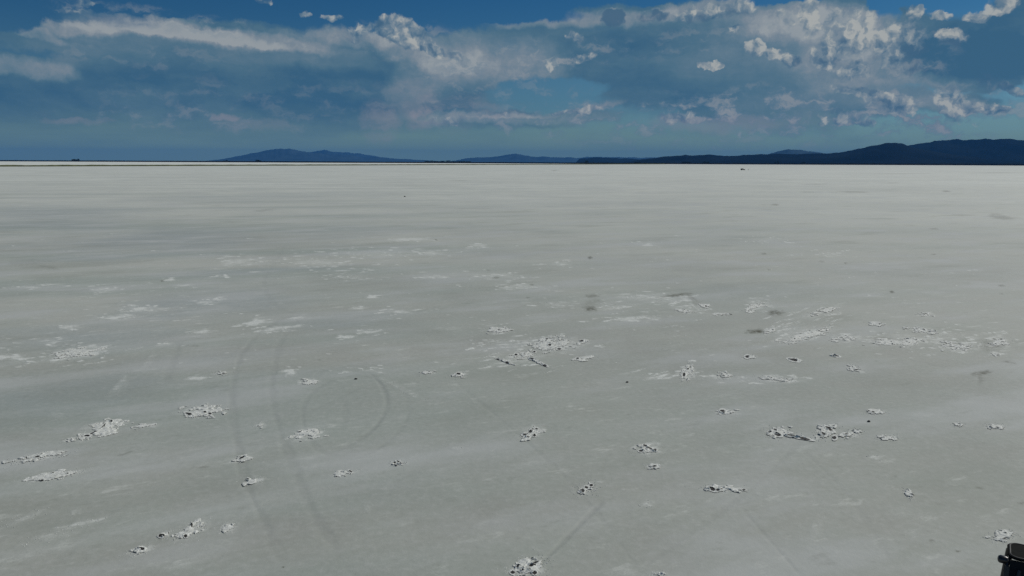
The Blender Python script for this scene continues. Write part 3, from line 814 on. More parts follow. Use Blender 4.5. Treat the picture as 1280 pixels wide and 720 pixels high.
def leafy(name, px, wpx, hm, dist, label, grp, trees):
    """trees far off: trunks plus crowns of many small leaf faces"""
    d = ray(px, 205); s = dist / d.y
    cx = d.x * s
    wm = wpx * dist / F
    root = empty(name, (cx, dist, 0))
    tr = MB(); V = []; Fc = []
    for i in range(trees):
        tx = (i + .5) / trees * wm - wm / 2 + random.uniform(-.2, .2) * wm / trees
        th = 1.45 * hm * random.uniform(.75, 1.1)
        ty = random.uniform(-4, 4)
        tr.tube([(tx, ty, -.1), (tx + .2, ty, th * .45), (tx, ty, th * .8)], [.5, .35, .12], 6)
        cw = max(wm / trees * .75, hm * .35)
        for _ in range(420):
            a = random.uniform(0, 6.28); u = random.uniform(-1, 1); r = random.random() ** .4
            q = Vector((math.cos(a) * math.sqrt(1 - u * u), math.sin(a) * math.sqrt(1 - u * u), u)) * r
            c = Vector((tx + q.x * cw, ty + q.y * cw * .8, th * .55 + q.z * th * .45))
            b = len(V); sz = random.uniform(.5, 1.1)
            t1 = Vector((random.gauss(0, 1), random.gauss(0, 1), random.gauss(0, 1))).normalized(); t2 = t1.orthogonal().normalized()
            for e in ((-1, -.6), (1, -.5), (.8, .7), (-.7, .8)): V.append(tuple(c + (t1 * e[0] + t2 * e[1]) * sz))
            Fc.append((b, b + 1, b + 2, b + 3))
    tr.build('trunk', M['bark'], root)
    mesh_obj('crown', V, Fc, M['bush_leaf'], root)
    tag(root, label, 'trees' if trees > 1 else 'tree', grp)


GR = 'dark trees along the horizon embankment'
leafy('tree_clump', 95, 9, 12, 5040, 'short dark clump of trees on the horizon at the far left', GR, 4)
leafy('tree_clump', 282, 6, 9, 5040, 'low dark tree clump on the horizon below the left end of the left hill', GR, 3)
leafy('tree_clump', 323, 7, 11, 5040, 'short black tree clump on the horizon below the left hill rise', GR, 3)
leafy('tree_clump', 560, 58, 12, 5060, 'longest dark tree belt on the horizon left of centre', GR, 16)
leafy('pine_tree', 733.5, 3.2, 14, 5040, 'single round black tree on the horizon right of the middle', GR, 1)
leafy('tree_clump', 797, 7, 10, 5040, 'low dark tree clump where the right hand hills begin', GR, 3)
leafy('tree_clump', 858, 12, 12, 5050, 'dark tree clump on the horizon left of the parked far vehicle', GR, 5)
leafy('tree_clump', 883, 8, 12, 5050, 'dark tree clump on the horizon nearest the far vehicle, on its left', GR, 3)
leafy('tree_clump', 971, 5, 13, 5040, 'small dark tree clump below the pale far peak', GR, 2)
leafy('tree_clump', 1004, 5, 13, 5040, 'small dark tree clump right of the one below the pale peak', GR, 2)

lap('far')
# ------------------------------------------------------------------ hills
def hill(name, prof, dist, depth, mat, label, seed, rough=.10, back=1.0):
    """mountain range whose skyline follows the profile; ridges and gullies fall towards the plain"""
    NA = int(160 + (prof[-1][0] - prof[0][0]) * .9); ND = 46
    xs = np.linspace(prof[0][0], prof[-1][0], NA)
    ys = np.interp(xs, [p[0] for p in prof], [p[1] for p in prof])
    ys = ys + (fbm(xs / 7., xs * 0 + seed, seed, 4) - .5) * 1.7 * np.clip((204 - ys) / 8, 0, 1)
    ae = np.array([azel(a, b) for a, b in zip(xs, ys)])
    az = ae[:, 0:1]; hc = np.maximum(0, np.tan(ae[:, 1:2]) * dist + CAMZ)
    t = np.linspace(-1, 1, ND)[None, :]
    dd = dist + t * depth * np.where(t < 0, 1, back)
    x = dd * np.sin(az); y = dd * np.cos(az)
    s = (1 - np.abs(t)) ** 1.25
    gul = fbm(x / (depth * .16), y / (depth * .33), seed, 5) - .5
    rd = 1 - np.abs(fbm(x / (depth * .22), y / (depth * .5), seed + 9, 4) - .5) * 4
    z = hc * (s + (gul * .40 + rd * .07) * (4 * s * (1 - s)) * .8)
    z = z + hc * rough * (fbm(xs[:, None] / 9. + 0 * t, t * 3. + 0 * az, seed + 3, 4) - .5) * s
    z = np.where(s > 0, np.maximum(-.3, z), -.5)
    V = np.stack([x, y, z], -1).reshape(-1, 3).tolist()
    Fc = []
    for i in range(NA - 1):
        for j in range(ND - 1):
            a = i * ND + j; Fc.append((a, a + ND, a + ND + 1, a + 1))
    o = mesh_obj(name, V, Fc, mat, smooth=True)
    tag(o, label, kind='structure')
    return o


hill('hills', [(780, 203.5), (800, 199.5), (822, 197), (836, 195), (850, 194.3), (857, 192.9), (866, 194.3), (884, 192.6), (897, 194), (910, 195), (940, 193), (961, 192.2), (1000, 192),
               (1030, 192), (1042, 191), (1068, 187.5), (1085, 183.5), (1102, 179.8), (1112, 178.2), (1120, 178), (1130, 180), (1142, 184), (1175, 190), (1215, 196), (1260, 201), (1300, 205.5)],
     12000, 2300, M['hill_right'], 'dark blue front ridge on the right horizon', 3)
hill('hills', [(1090, 199), (1136, 181.5), (1152, 178.8), (1170, 176), (1186, 173.7), (1196, 173.4), (1206, 174.7), (1225, 174), (1246, 172.7), (1262, 173.2), (1280, 174.7), (1330, 176), (1420, 182), (1500, 196)],
     15000, 2400, M['hill_right'], 'dark blue long mountain range at the right edge', 13)
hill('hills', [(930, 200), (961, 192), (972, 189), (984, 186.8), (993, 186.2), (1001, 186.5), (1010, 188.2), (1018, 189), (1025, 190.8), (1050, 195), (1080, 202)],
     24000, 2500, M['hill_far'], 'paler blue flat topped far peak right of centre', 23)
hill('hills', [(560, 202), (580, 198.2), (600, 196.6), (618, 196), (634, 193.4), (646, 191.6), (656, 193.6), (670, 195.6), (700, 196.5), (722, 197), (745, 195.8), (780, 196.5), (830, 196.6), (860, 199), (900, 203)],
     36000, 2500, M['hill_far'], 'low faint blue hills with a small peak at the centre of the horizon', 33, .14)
hill('hills', [(720, 203), (724, 198.5), (740, 196.6), (760, 196.8), (775, 198), (790, 198), (810, 201), (822, 204)],
     17000, 2000, M['hill_right'], 'low blue foothill just right of the centre', 53, .14)
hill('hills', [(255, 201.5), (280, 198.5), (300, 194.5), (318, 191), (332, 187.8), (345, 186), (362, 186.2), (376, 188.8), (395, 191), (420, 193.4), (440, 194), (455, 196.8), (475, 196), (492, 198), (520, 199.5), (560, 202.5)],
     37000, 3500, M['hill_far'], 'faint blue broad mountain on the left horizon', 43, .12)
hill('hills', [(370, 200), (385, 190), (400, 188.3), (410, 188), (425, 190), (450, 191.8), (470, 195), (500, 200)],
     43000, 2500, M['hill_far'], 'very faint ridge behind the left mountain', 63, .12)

# ------------------------------------------------------------------ off road buggy, mostly outside the frame
def buggy(loc, rz):
    """x: right side, y: forward"""
    root = empty('utility_buggy', loc, rz)
    tag(root, 'black off road buggy with roll cage and roof at the bottom right corner', 'buggy')
    mb = MB()
    mb.prism([(-1.35, .50), (-1.30, .95), (-.55, 1.0), (-.45, .55), (.45, .5), (.55, .95), (1.05, 1.02), (1.42, .78), (1.45, .5), (1.2, .38), (-1.2, .38)], -.52, .52, 'x')
    body = mb.build('body', M['black_plastic'], root, bev=.03)
    mb = MB()
    for sx in (-1, 1):
        for y0, y1, fw, dz in ((-1.2, -.55, .62, -.12), (.62, 1.38, .72, 0)):
            mb.prism([(y0, .78 + dz), (y0 + .12, .92 + dz), (y1 - .12, .92 + dz), (y1, .76 + dz), (y1 - .14, .87 + dz), (y0 + .14, .87 + dz)], sx * .50, sx * fw, 'x')
    mb.build('fender', M['black_plastic'], root, bev=.01)
    # roll cage: A, B, C pillars and rails, round tube
    for sx in (-1, 1):
        mb = MB()
        mb.tube([(sx * .71, .78, .9), (sx * .69, .70, 1.2), (sx * .65, .50, 1.70), (sx * .63, .42, 1.81), (sx * .60, .32, 1.86), (sx * .60, -.08, 1.86), (sx * .62, -.17, 1.80), (sx * .65, -.28, 1.3), (sx * .67, -.36, .95)], .028)
        mb.tube([(sx * .66, .16, .6), (sx * .665, .16, 1.2), (sx * .60, .16, 1.86)], .026)
        mb.build('roll_cage', M['cage_paint'], root)
    mb = MB()
    for y, z in ((.40, 1.82), (.16, 1.86), (-.14, 1.83)):
        mb.tube([(-.6, y, z), (.6, y, z)], .024)
    mb.build('roll_cage', M['cage_paint'], root)
    # roof panel: rounded corners, raised middle, highlights drawn as grey tubes
    def rr(w, l0, l1, r, n=6):
        o = []
        for (cx, cy, a0) in ((w - r, l1 - r, 0), (-w + r, l1 - r, 90), (-w + r, l0 + r, 180), (w - r, l0 + r, 270)):
            for i in range(n + 1):
                a = R(a0 + 90 * i / n); o.append((cx + r * math.cos(a), cy + r * math.sin(a)))
        return o
    mb = MB(); mb.prism(rr(.64, -.20, .42, .15), 1.885, 1.925, 'z')
    roof = mb.build('roof', M['roof_plastic'], root, bev=.015)
    mb = MB(); mb.prism(rr(.40, -.10, .30, .08, 4), 1.926, 1.938, 'z')
    mb.build('roof_panel', M['black_plastic'], roof, bev=.005)
    for sx in (-1, 1):
        # side screens beside the windscreen: grey upright panels inside the pillars
        mb = MB(); mb.prism([(.80, .95), (.84, .96), (.50, 1.80), (.46, 1.79)], sx * .60, sx * .675, 'x')
        mb.build('pillar_panel', M['grey_panel'], root, bev=.006)
        mb = MB(); mb.tube([(sx * .52, .83, .98), (sx * .53, .66, 1.4), (sx * .47, .50, 1.78)], .03)
        mb.build('windscreen_frame', M['cage_paint'], root)
    mb = MB(); mb.tube([(x_, y_, 1.925) for x_, y_ in rr(.60, -.165, .385, .12, 5)] + [(.60, .265, 1.925)], .012, 6)
    mb.build('roof_rim_highlight', M['grey_panel'], roof)  # light grey tube painted in as the highlight along the roof edge
    for sx in (-1, 1):
        mb = MB(); mb.tube([(sx * .3, -.08, 1.94), (sx * .34, .1, 1.955), (sx * .3, .28, 1.94)], .014, 6); mb.build('roof_highlight_arc', M['grey_panel'], roof)  # grey arcs stand in for curved highlights on the roof
    # mirrors
    for sx in (-1, 1):
        mb = MB()
        mb.tube([(sx * .60, .36, 1.84), (sx * .68, .36, 1.84)], .02)
        mb.tube([(sx * q, .38, 1.845) for q in (.62, .63, .66, .735, .76, .77)], [.03, .05, .062, .062, .045, .015], 16)
        mb.build('mirror', M['cage_paint'], root)
    # windscreen, seats, steering wheel
    mb = MB(); mb.prism([(.80, .98), (.82, .99), (.44, 1.883), (.40, 1.883)], -.605, .605, 'x')
    mb.build('windscreen', M['dark_glass'], root, bev=.004)
    for sx in (-1, 1):
        mb = MB(); mb.box((sx * .3, -.12, .72), (.46, .5, .14), bev=.05); mb.box((sx * .3, -.38, 1.05), (.44, .13, .62), Matrix.Rotation(R(12), 3, 'X'), bev=.05)
        mb.build('seat', M['seat_vinyl'], root)
    mb = MB(); mb.tube([(-.3 + .17 * math.cos(a), .34 + .07 * math.sin(a), 1.08 + .15 * math.sin(a)) for a in [2 * math.pi * i / 20 for i in range(21)]], .016)
    mb.tube([(-.3, .34, 1.08), (-.3, .6, .95)], .02)
    mb.build('steering_wheel', M['black_plastic'], root)
    for sx in (-1, 1):
        mb = MB(); mb.box((sx * .36, 1.36, .83), (.22, .08, .09), bev=.025); mb.build('headlight', M['lamp_glass'], root)
    for sx in (-1, 1):
        for y in (-.88, .98):
            w = empty('wheel', (sx * .58, y, .33)); w.parent = root
            mb = MB(); mb.tube([(-.13, 0, 0), (-.12, 0, 0), (-.07, 0, 0), (.07, 0, 0), (.12, 0, 0), (.13, 0, 0)], [.20, .29, .33, .33, .29, .20], 32)
            for k in range(22):
                a = 2 * math.pi * k / 22
                mb.box((0, .33 * math.cos(a), .33 * math.sin(a)), (.2, .03, .02), Matrix.Rotation(a, 3, 'X'))
            mb.build('tyre', M['tyre_rubber'], w)
            mb = MB(); mb.tube([(sx * .125, 0, 0), (sx * .14, 0, 0)], [.19, .17], 24)
            for k in range(6):
                a = 2 * math.pi * k / 6; mb.box((sx * .145, .1 * math.cos(a), .1 * math.sin(a)), (.02, .14, .035), Matrix.Rotation(a, 3, 'X'))
            mb.build('rim', M['rim_metal'], w)
    return root


pc = at(1259, 679, 1.925)    # far left corner of the roof; the buggy faces the camera
bz = R(149)
ox = .64 * math.cos(bz) + .10 * math.sin(bz); oy = .64 * math.sin(bz) - .10 * math.cos(bz)
buggy((pc.x - ox, pc.y - oy, 0), bz)

# black gear case on the salt, only its top edge enters the frame
def gear_case():
    top = at(1224, 720.9, .32)
    root = empty('gear_case', (top.x, top.y - .17, 0), R(4))
    tag(root, 'dark olive gear case whose top peeks in at the bottom edge left of the buggy', 'case')
    MB().box((0, 0, .12), (.30, .36, .24), bev=.02).build('case_body', M['case_plastic'], root)
    MB().box((0, 0, .282), (.31, .37, .076), bev=.022).build('lid', M['case_plastic'], root)
    mb = MB(); mb.tube([(-.07, -.187, .2), (-.07, -.22, .21), (.07, -.22, .21), (.07, -.187, .2)], .011); mb.build('handle', M['black_plastic'], root)
    for sx in (-1, 1): MB().box((sx * .1, -.192, .245), (.035, .018, .06), bev=.004).build('latch', M['black_plastic'], root)


gear_case()

# ------------------------------------------------------------------ far vehicle and person
def suv():
    c = at(928.5, 212.7)
    root = empty('parked_car', (c.x, c.y, 0), R(3))
    tag(root, 'dark car parked far out on the salt flat, seen side on, right of centre', 'car')
    mb = MB()
    mb.prism([(-2.45, .45), (-2.5, .95), (-2.42, 1.12), (.95, 1.15), (2.2, 1.02), (2.45, .85), (2.48, .45)], -.95, .95, 'y')
    mb.build('body', M['dark_paint'], root, bev=.07)
    mb = MB(); mb.prism([(-2.38, 1.12), (-2.15, 1.80), (-1.9, 1.9), (.0, 1.9), (.2, 1.84), (.95, 1.15)], -.82, .82, 'y')
    mb.build('cabin', M['dark_paint'], root, bev=.06)
    for sy in (-1, 1):
        for o_ in ([(-2.0, 1.22), (-1.85, 1.7), (-1.1, 1.72), (-1.1, 1.22)], [(-1.0, 1.22), (-1.0, 1.72), (.0, 1.72), (.55, 1.22)]):
            mb = MB(); mb.prism(o_, sy * .815, sy * .835, 'y'); mb.build('window', M['dark_glass'], root)
        for x in (-1.5, 1.5):
            w = empty('wheel', (x, sy * .85, .4)); w.parent = root
            MB().tube([(0, -.12, 0), (0, -.11, 0), (0, .11, 0), (0, .12, 0)], [.32, .4, .4, .32], 24).build('tyre', M['tyre_rubber'], w)
            MB().tube([(0, sy * .115, 0), (0, sy * .13, 0)], [.24, .22], 16).build('rim', M['rim_metal'], w)
        MB().box((2.42, sy * .68, .85), (.1, .32, .14), bev=.03).build('headlight', M['lamp_glass'], root)


suv()


def person():
    c = at(935.3, 212.9)
    J = {'pelvis': (0, 0, .94, .145), 'waist': (0, 0, 1.10, .13), 'chest': (0, .01, 1.32, .155), 'neck': (0, .01, 1.49, .06), 'head': (0, .02, 1.60, .095), 'crown': (0, .02, 1.70, .085),
         'sl': (-.19, 0, 1.41, .065), 'el': (-.25, -.02, 1.13, .048), 'wl': (-.24, .05, .88, .035), 'hl': (-.24, .07, .79, .03),
         'sr': (.19, 0, 1.41, .065), 'er': (.25, -.02, 1.13, .048), 'wr': (.24, .05, .88, .035), 'hr': (.24, .07, .79, .03),
         'pl': (-.10, 0, .88, .095), 'kl': (-.11, .01, .49, .062), 'al': (-.12, -.01, .09, .045), 'fl': (-.13, .15, .04, .038),
         'pr': (.10, 0, .88, .095), 'kr': (.12, .02, .49, .062), 'ar': (.13, 0, .09, .045), 'fr': (.15, .16, .04, .038)}
    E = ['pelvis waist', 'waist chest', 'chest neck', 'neck head', 'head crown', 'chest sl', 'sl el', 'el wl', 'wl hl', 'chest sr', 'sr er', 'er wr', 'wr hr',
         'pelvis pl', 'pl kl', 'kl al', 'al fl', 'pelvis pr', 'pr kr', 'kr ar', 'ar fr']
    ks = list(J)
    me = bpy.data.meshes.new('person')
    me.from_pydata([J[k][:3] for k in ks], [tuple(ks.index(q) for q in e.split()) for e in E], [])
    o = bpy.data.objects.new('person', me); COL.objects.link(o)
    sk = o.modifiers.new('skin', 'SKIN')
    for i, k in enumerate(ks):
        me.skin_vertices[0].data[i].radius = (J[k][3], J[k][3])
    me.skin_vertices[0].data[0].use_root = True
    sb = o.modifiers.new('sub', 'SUBSURF'); sb.levels = 2; sb.render_levels = 2
    me.materials.append(M['cloth_dark'])
    o.location = (c.x, c.y, 0); o.rotation_euler.z = R(160)
    tag(o, 'tiny distant person in dark clothes standing right of the far parked car', 'person')


person()

# ------------------------------------------------------------------ air
SUN_EL = R(42); SUN_AZ = R(58)       # azimuth clockwise from the view direction (+Y)


def haze():
    mb = MB(); mb.box((0, 0, 349), (100000, 100000, 702))
    m = bpy.data.materials.new('haze_air'); m.use_nodes = True
    nt = m.node_tree; nt.nodes.clear()
    out = nt.nodes.new('ShaderNodeOutputMaterial'); pv = nt.nodes.new('ShaderNodeVolumePrincipled')
    pv.inputs['Color'].default_value = (0.06, 0.31, 0.80, 1)
    pv.inputs['Density'].default_value = 2.2e-5
    pv.inputs['Anisotropy'].default_value = 0.0
    nt.links.new(pv.outputs[0], out.inputs['Volume'])
    o = mb.build('haze', m, None, smooth=False)
    tag(o, 'thin blue air over the whole salt flat', 'haze', kind='stuff')


haze()

sun_d = bpy.data.lights.new('sun', 'SUN'); sun_d.energy = 3.0; sun_d.angle = R(.55); sun_d.color = (1, .95, .87)
sun = bpy.data.objects.new('sun', sun_d); COL.objects.link(sun)
sd = Vector((math.sin(SUN_AZ) * math.cos(SUN_EL), math.cos(SUN_AZ) * math.cos(SUN_EL), math.sin(SUN_EL)))
sun.rotation_euler = sd.to_track_quat('Z', 'Y').to_euler()
sun.location = (0, 0, 50)

# ------------------------------------------------------------------ sky
STR = 0.10
EXPOSURE = 0.0


def s2l(c):
    c = c / 255
    return c / 12.92 if c <= .04045 else ((c + .055) / 1.055) ** 2.4


def C8(r, g, b):
    """a radiance that shows as this display colour, through the Background strength"""
    k = 1 / STR / (2 ** EXPOSURE)
    return (s2l(r) * k, s2l(g) * k, s2l(b) * k)


def build_sky():
    w = bpy.data.worlds.new('World'); SC.world = w; w.use_nodes = True
    nt = w.node_tree; N, L = nt.nodes, nt.links
    bg = N['Background']; bg.inputs['Strength'].default_value = STR
    sky = N.new('ShaderNodeTexSky'); sky.sky_type = 'NISHITA'; sky.sun_disc = False
    sky.sun_elevation = SUN_EL; sky.sun_rotation = SUN_AZ
    sky.air_density = 1.0; sky.dust_density = 0.6; sky.ozone_density = 2.0
    tc = N.new('ShaderNodeTexCoord')
    sep = N.new('ShaderNodeSeparateXYZ'); L.new(tc.outputs['Generated'], sep.inputs[0])

    def ma(op, a, b=None, c=None, clamp=False):
        n = N.new('ShaderNodeMath'); n.operation = op; n.use_clamp = clamp
        for i, v in enumerate((a, b, c)):
            if v is None: continue
            if isinstance(v, (int, float)): n.inputs[i].default_value = v
            else: L.new(v, n.inputs[i])
        return n.outputs[0]

    def vm(op, a, b=None, scale=None):
        n = N.new('ShaderNodeVectorMath'); n.operation = op
        for i, v in enumerate((a, b)):
            if v is None: continue
            if isinstance(v, tuple): n.inputs[i].default_value = v
            else: L.new(v, n.inputs[i])
        if scale is not None: n.inputs['Scale'].default_value = scale
        return n.outputs[1] if op == 'LENGTH' else n.outputs[0]

    def mr(x, a, b, c=0, d=1, smooth=True):
        n = N.new('ShaderNodeMapRange'); n.interpolation_type = 'SMOOTHSTEP' if smooth else 'LINEAR'
        L.new(x, n.inputs['Value'])
        for k, v in zip(('From Min', 'From Max', 'To Min', 'To Max'), (a, b, c, d)): n.inputs[k].default_value = v
        return n.outputs[0]

    def mix(f, a, b, mode='MIX'):
        n = N.new('ShaderNodeMix'); n.data_type = 'RGBA'; n.blend_type = mode; n.clamp_factor = True
        if isinstance(f, (int, float)): n.inputs[0].default_value = f
        else: L.new(f, n.inputs[0])
        for s, v in ((6, a), (7, b)):
            if isinstance(v, tuple): n.inputs[s].default_value = (*v, 1)
            else: L.new(v, n.inputs[s])
        return n.outputs[2]

    def noise(vec, scale, detail=5, rough=.55, dist=0, col=False):
        n = N.new('ShaderNodeTexNoise'); n.noise_dimensions = '2D'
        n.inputs['Scale'].default_value = scale; n.inputs['Detail'].default_value = detail
        n.inputs['Roughness'].default_value = rough; n.inputs['Distortion'].default_value = dist
        L.new(vec, n.inputs['Vector'])
        return n.outputs['Color' if col else 'Fac']

    def stretch(vec, sx, sy, rot=0):
        n = N.new('ShaderNodeMapping'); n.vector_type = 'TEXTURE'
        n.inputs['Rotation'].default_value = (0, 0, rot); n.inputs['Scale'].default_value = (sx, sy, 1)
        L.new(vec, n.inputs['Vector']); return n.outputs[0]

    az = ma('MULTIPLY', ma('ARCTAN2', sep.outputs[0], sep.outputs[1]), 10)
    el = ma('MULTIPLY', ma('ARCSINE', sep.outputs[2]), 10)
    cb = N.new('ShaderNodeCombineXYZ'); L.new(az, cb.inputs[0]); L.new(el, cb.inputs[1])
    P = cb.outputs[0]

    # wobble the coordinates so that nothing keeps a geometric outline
    w1 = vm('SCALE', vm('SUBTRACT', noise(P, 1.6, 3, .5, col=True), (.5, .5, .5)), scale=.55)
    w2 = vm('SCALE', vm('SUBTRACT', noise(P, 7, 4, .6, col=True), (.5, .5, .5)), scale=.20)
    PS = vm('ADD', P, vm('MULTIPLY', w1, (1, .35, 0)))             # soft sheets
    PS = vm('ADD', PS, vm('MULTIPLY', w2, (1, .5, 0)))
    PP = vm('ADD', P, vm('SCALE', w2, scale=.6))                    # puffs

    def split(vec):
        n = N.new('ShaderNodeSeparateXYZ'); L.new(vec, n.inputs[0]); return n.outputs[0], n.outputs[1]
    XY = {}

    def blobs(vec, lst):
        # plain number nodes only: long chains of vector nodes overflow the renderer's shader stack
        if vec not in XY: XY[vec] = split(vec)
        X, Y = XY[vec]
        acc = None
        for (x, y, a, b, ang, amp, soft) in lst:
            U, V = azel(x, y)
            sx = a * 10 / F * math.cos(U) ** 2; sy = b * 10 / F * math.cos(U)
            if abs(ang) <= 3: ang = 0
            c, s = math.cos(R(ang)), math.sin(R(ang)); U *= 10; V *= 10
            if ang == 0:
                dx = ma('MULTIPLY_ADD', X, 1 / sx, -U / sx); dy = ma('MULTIPLY_ADD', Y, 1 / sy, -V / sy)
            else:
              dx = ma('MULTIPLY_ADD', Y, s / sx, ma('MULTIPLY_ADD', X, c / sx, -(U * c + V * s) / sx))
              dy = ma('MULTIPLY_ADD', Y, c / sy, ma('MULTIPLY_ADD', X, -s / sy, (U * s - V * c) / sy))
            d2 = ma('MULTIPLY_ADD', dy, dy, ma('MULTIPLY', dx, dx))
            v = mr(d2, 1, soft * soft, 0, amp)
            acc = v if acc is None else ma('ADD', acc, v)
        return acc

    # ---- clear sky: Nishita, deepened the way the underexposed photograph has it
    rp = N.new('ShaderNodeValToRGB'); L.new(mr(el, 0, 2.2, 0, 1, False), rp.inputs[0])
    cr = rp.color_ramp
    for i, (p, c) in enumerate(SKY_RAMP):
        e = cr.elements[i] if i < 2 else cr.elements.new(p)
        e.position = p; e.color = (*c, 1)
    clear = mix(1.0, sky.outputs[0], rp.outputs[0], 'MULTIPLY')

    # ---- sheets of high cloud
    ns = noise(stretch(PS, 2.4, 1.0, R(-3)), 2.6, 7, .62)
    nl = noise(stretch(P, 5, .7), 3.0, 6, .6)
    cov = blobs(PS, SHEET)
    cov = ma('ADD', cov, ma('MULTIPLY', ma('SUBTRACT', ns, .5), 1.3))
    cov = ma('ADD', cov, ma('MULTIPLY', ma('SUBTRACT', nl, .5), .4))
    covm = mr(cov, .05, 1.0)
    bri = blobs(PS, BRIGHT)
    bri = ma('ADD', bri, ma('MULTIPLY', ma('SUBTRACT', ns, .5), .55))
    bri = ma('ADD', bri, ma('MULTIPLY', ma('SUBTRACT', noise(PP, 6, 6, .65), .5), ma('ADD', ma('MULTIPLY', mr(bri, .25, .6), .55), .08)))
    bri = ma('ADD', bri, ma('MULTIPLY', ma('SUBTRACT', nl, .5), .25))
    rb = N.new('ShaderNodeValToRGB'); L.new(bri, rb.inputs[0]); cr = rb.color_ramp
    cols = [(0.0, C8(57, 96, 123)), (.25, C8(79, 112, 131)), (.5, C8(104, 127, 141)), (.75, C8(128, 140, 149)), (1.0, C8(156, 162, 164))]
    # colour ramps clamp to 1, so work in units of the brightest value
    for i, (p, c) in enumerate(cols):
        e = cr.elements[i] if i < 2 else cr.elements.new(p)
        e.position = p; e.color = (*[q / 10 for q in c], 1)
    sheet_col = vm('SCALE', rb.outputs[0], scale=10.0)
    c1 = mix(ma('MULTIPLY', covm, .92), clear, sheet_col)

    # ---- low sky: rain haze under the cloud deck
    low = mr(ma('ADD', el, ma('MULTIPLY', ma('SUBTRACT', nl, .5), .3)), .68, 0.0, 0, .85)
    c1 = mix(low, c1, C8(124, 152, 140))

    # ---- broken small clouds low over the plain
    nw = noise(stretch(PP, 1.7, .8), 5.0, 6, .62)
    wv = ma('MULTIPLY', mr(nw, .44, .66), blobs(PS, WISP))
    c1 = mix(wv, c1, mix(mr(nw, .5, .7), C8(98, 124, 142), C8(140, 148, 154)))

    # ---- heaped clouds, lit from the right
    def puff(vec):
        a = noise(vec, 4.6, 7, .55)
        n = N.new('ShaderNodeTexVoronoi'); n.voronoi_dimensions = '2D'; n.feature = 'F1'
        n.inputs['Scale'].default_value = 8.0; n.inputs['Detail'].default_value = 2; n.inputs['Roughness'].default_value = .55
        L.new(vec, n.inputs['Vector'])
        return ma('ADD', a, ma('MULTIPLY', n.outputs['Distance'], -.32))
    msk = blobs(PP, PUFF)
    h0 = puff(PP)
    h1 = puff(vm('ADD', PP, (.05, .06, 0)))
    dens = ma('ADD', ma('MULTIPLY', msk, 1.15), ma('MULTIPLY', ma('SUBTRACT', h0, .36), 1.5))
    pc = mr(dens, .22, .95)
    pc = ma('MULTIPLY', pc, mr(msk, .05, .35))
    shade = ma('ADD', ma('MULTIPLY', ma('SUBTRACT', h0, h1), 1.6), .42)
    shade = ma('ADD', shade, blobs(PP, PUFFSH))
    rc = N.new('ShaderNodeValToRGB'); L.new(shade, rc.inputs[0]); cr = rc.color_ramp
    cols = [(0.0, C8(68, 101, 127)), (.3, C8(90, 117, 137)), (.55, C8(116, 134, 147)), (.8, C8(146, 155, 159)), (1.0, C8(172, 175, 172))]
    for i, (p, c) in enumerate(cols):
        e = cr.elements[i] if i < 2 else cr.elements.new(p)
        e.position = p; e.color = (*[q / 10 for q in c], 1)
    puff_col = vm('SCALE', rc.outputs[0], scale=10.0)
    c2 = mix(ma('MULTIPLY', pc, .9), c1, puff_col)
    # faint warm veils near the horizon
    wm = blobs(PS, WARM)
    c2 = mix(ma('MULTIPLY', wm, mr(ns, .35, .65)), c2, C8(142, 142, 150))
    L.new(c2, bg.inputs['Color'])
    # the rest of the dome: the same deep sky with scattered sheets of cloud
    nr = noise(stretch(P, 3, 1.4), .35, 5, .6)
    rest = mix(mr(nr, .42, .68, 0, .8), clear, mix(mr(nr, .5, .8), C8(84, 112, 134), C8(150, 158, 162)))
    bg2 = N.new('ShaderNodeBackground'); bg2.inputs['Strength'].default_value = STR
    L.new(rest, bg2.inputs['Color'])
    side = ma('MAXIMUM', mr(ma('ABSOLUTE', az), 6.6, 8.0), mr(el, 2.6, 3.6))
    side = ma('MAXIMUM', side, mr(el, -.05, -.2, 0, 1, False))
    ms = N.new('ShaderNodeMixShader'); L.new(side, ms.inputs[0]); L.new(bg.outputs[0], ms.inputs[1]); L.new(bg2.outputs[0], ms.inputs[2])
    L.new(ms.outputs[0], N['World Output'].inputs['Surface'])
    w.cycles.sampling_method = 'NONE'


SKY_RAMP = [(0, (.20, .36, .50)), (1, (.055, .21, .35)), (.45, (.15, .30, .41)), (.75, (.085, .24, .37))]
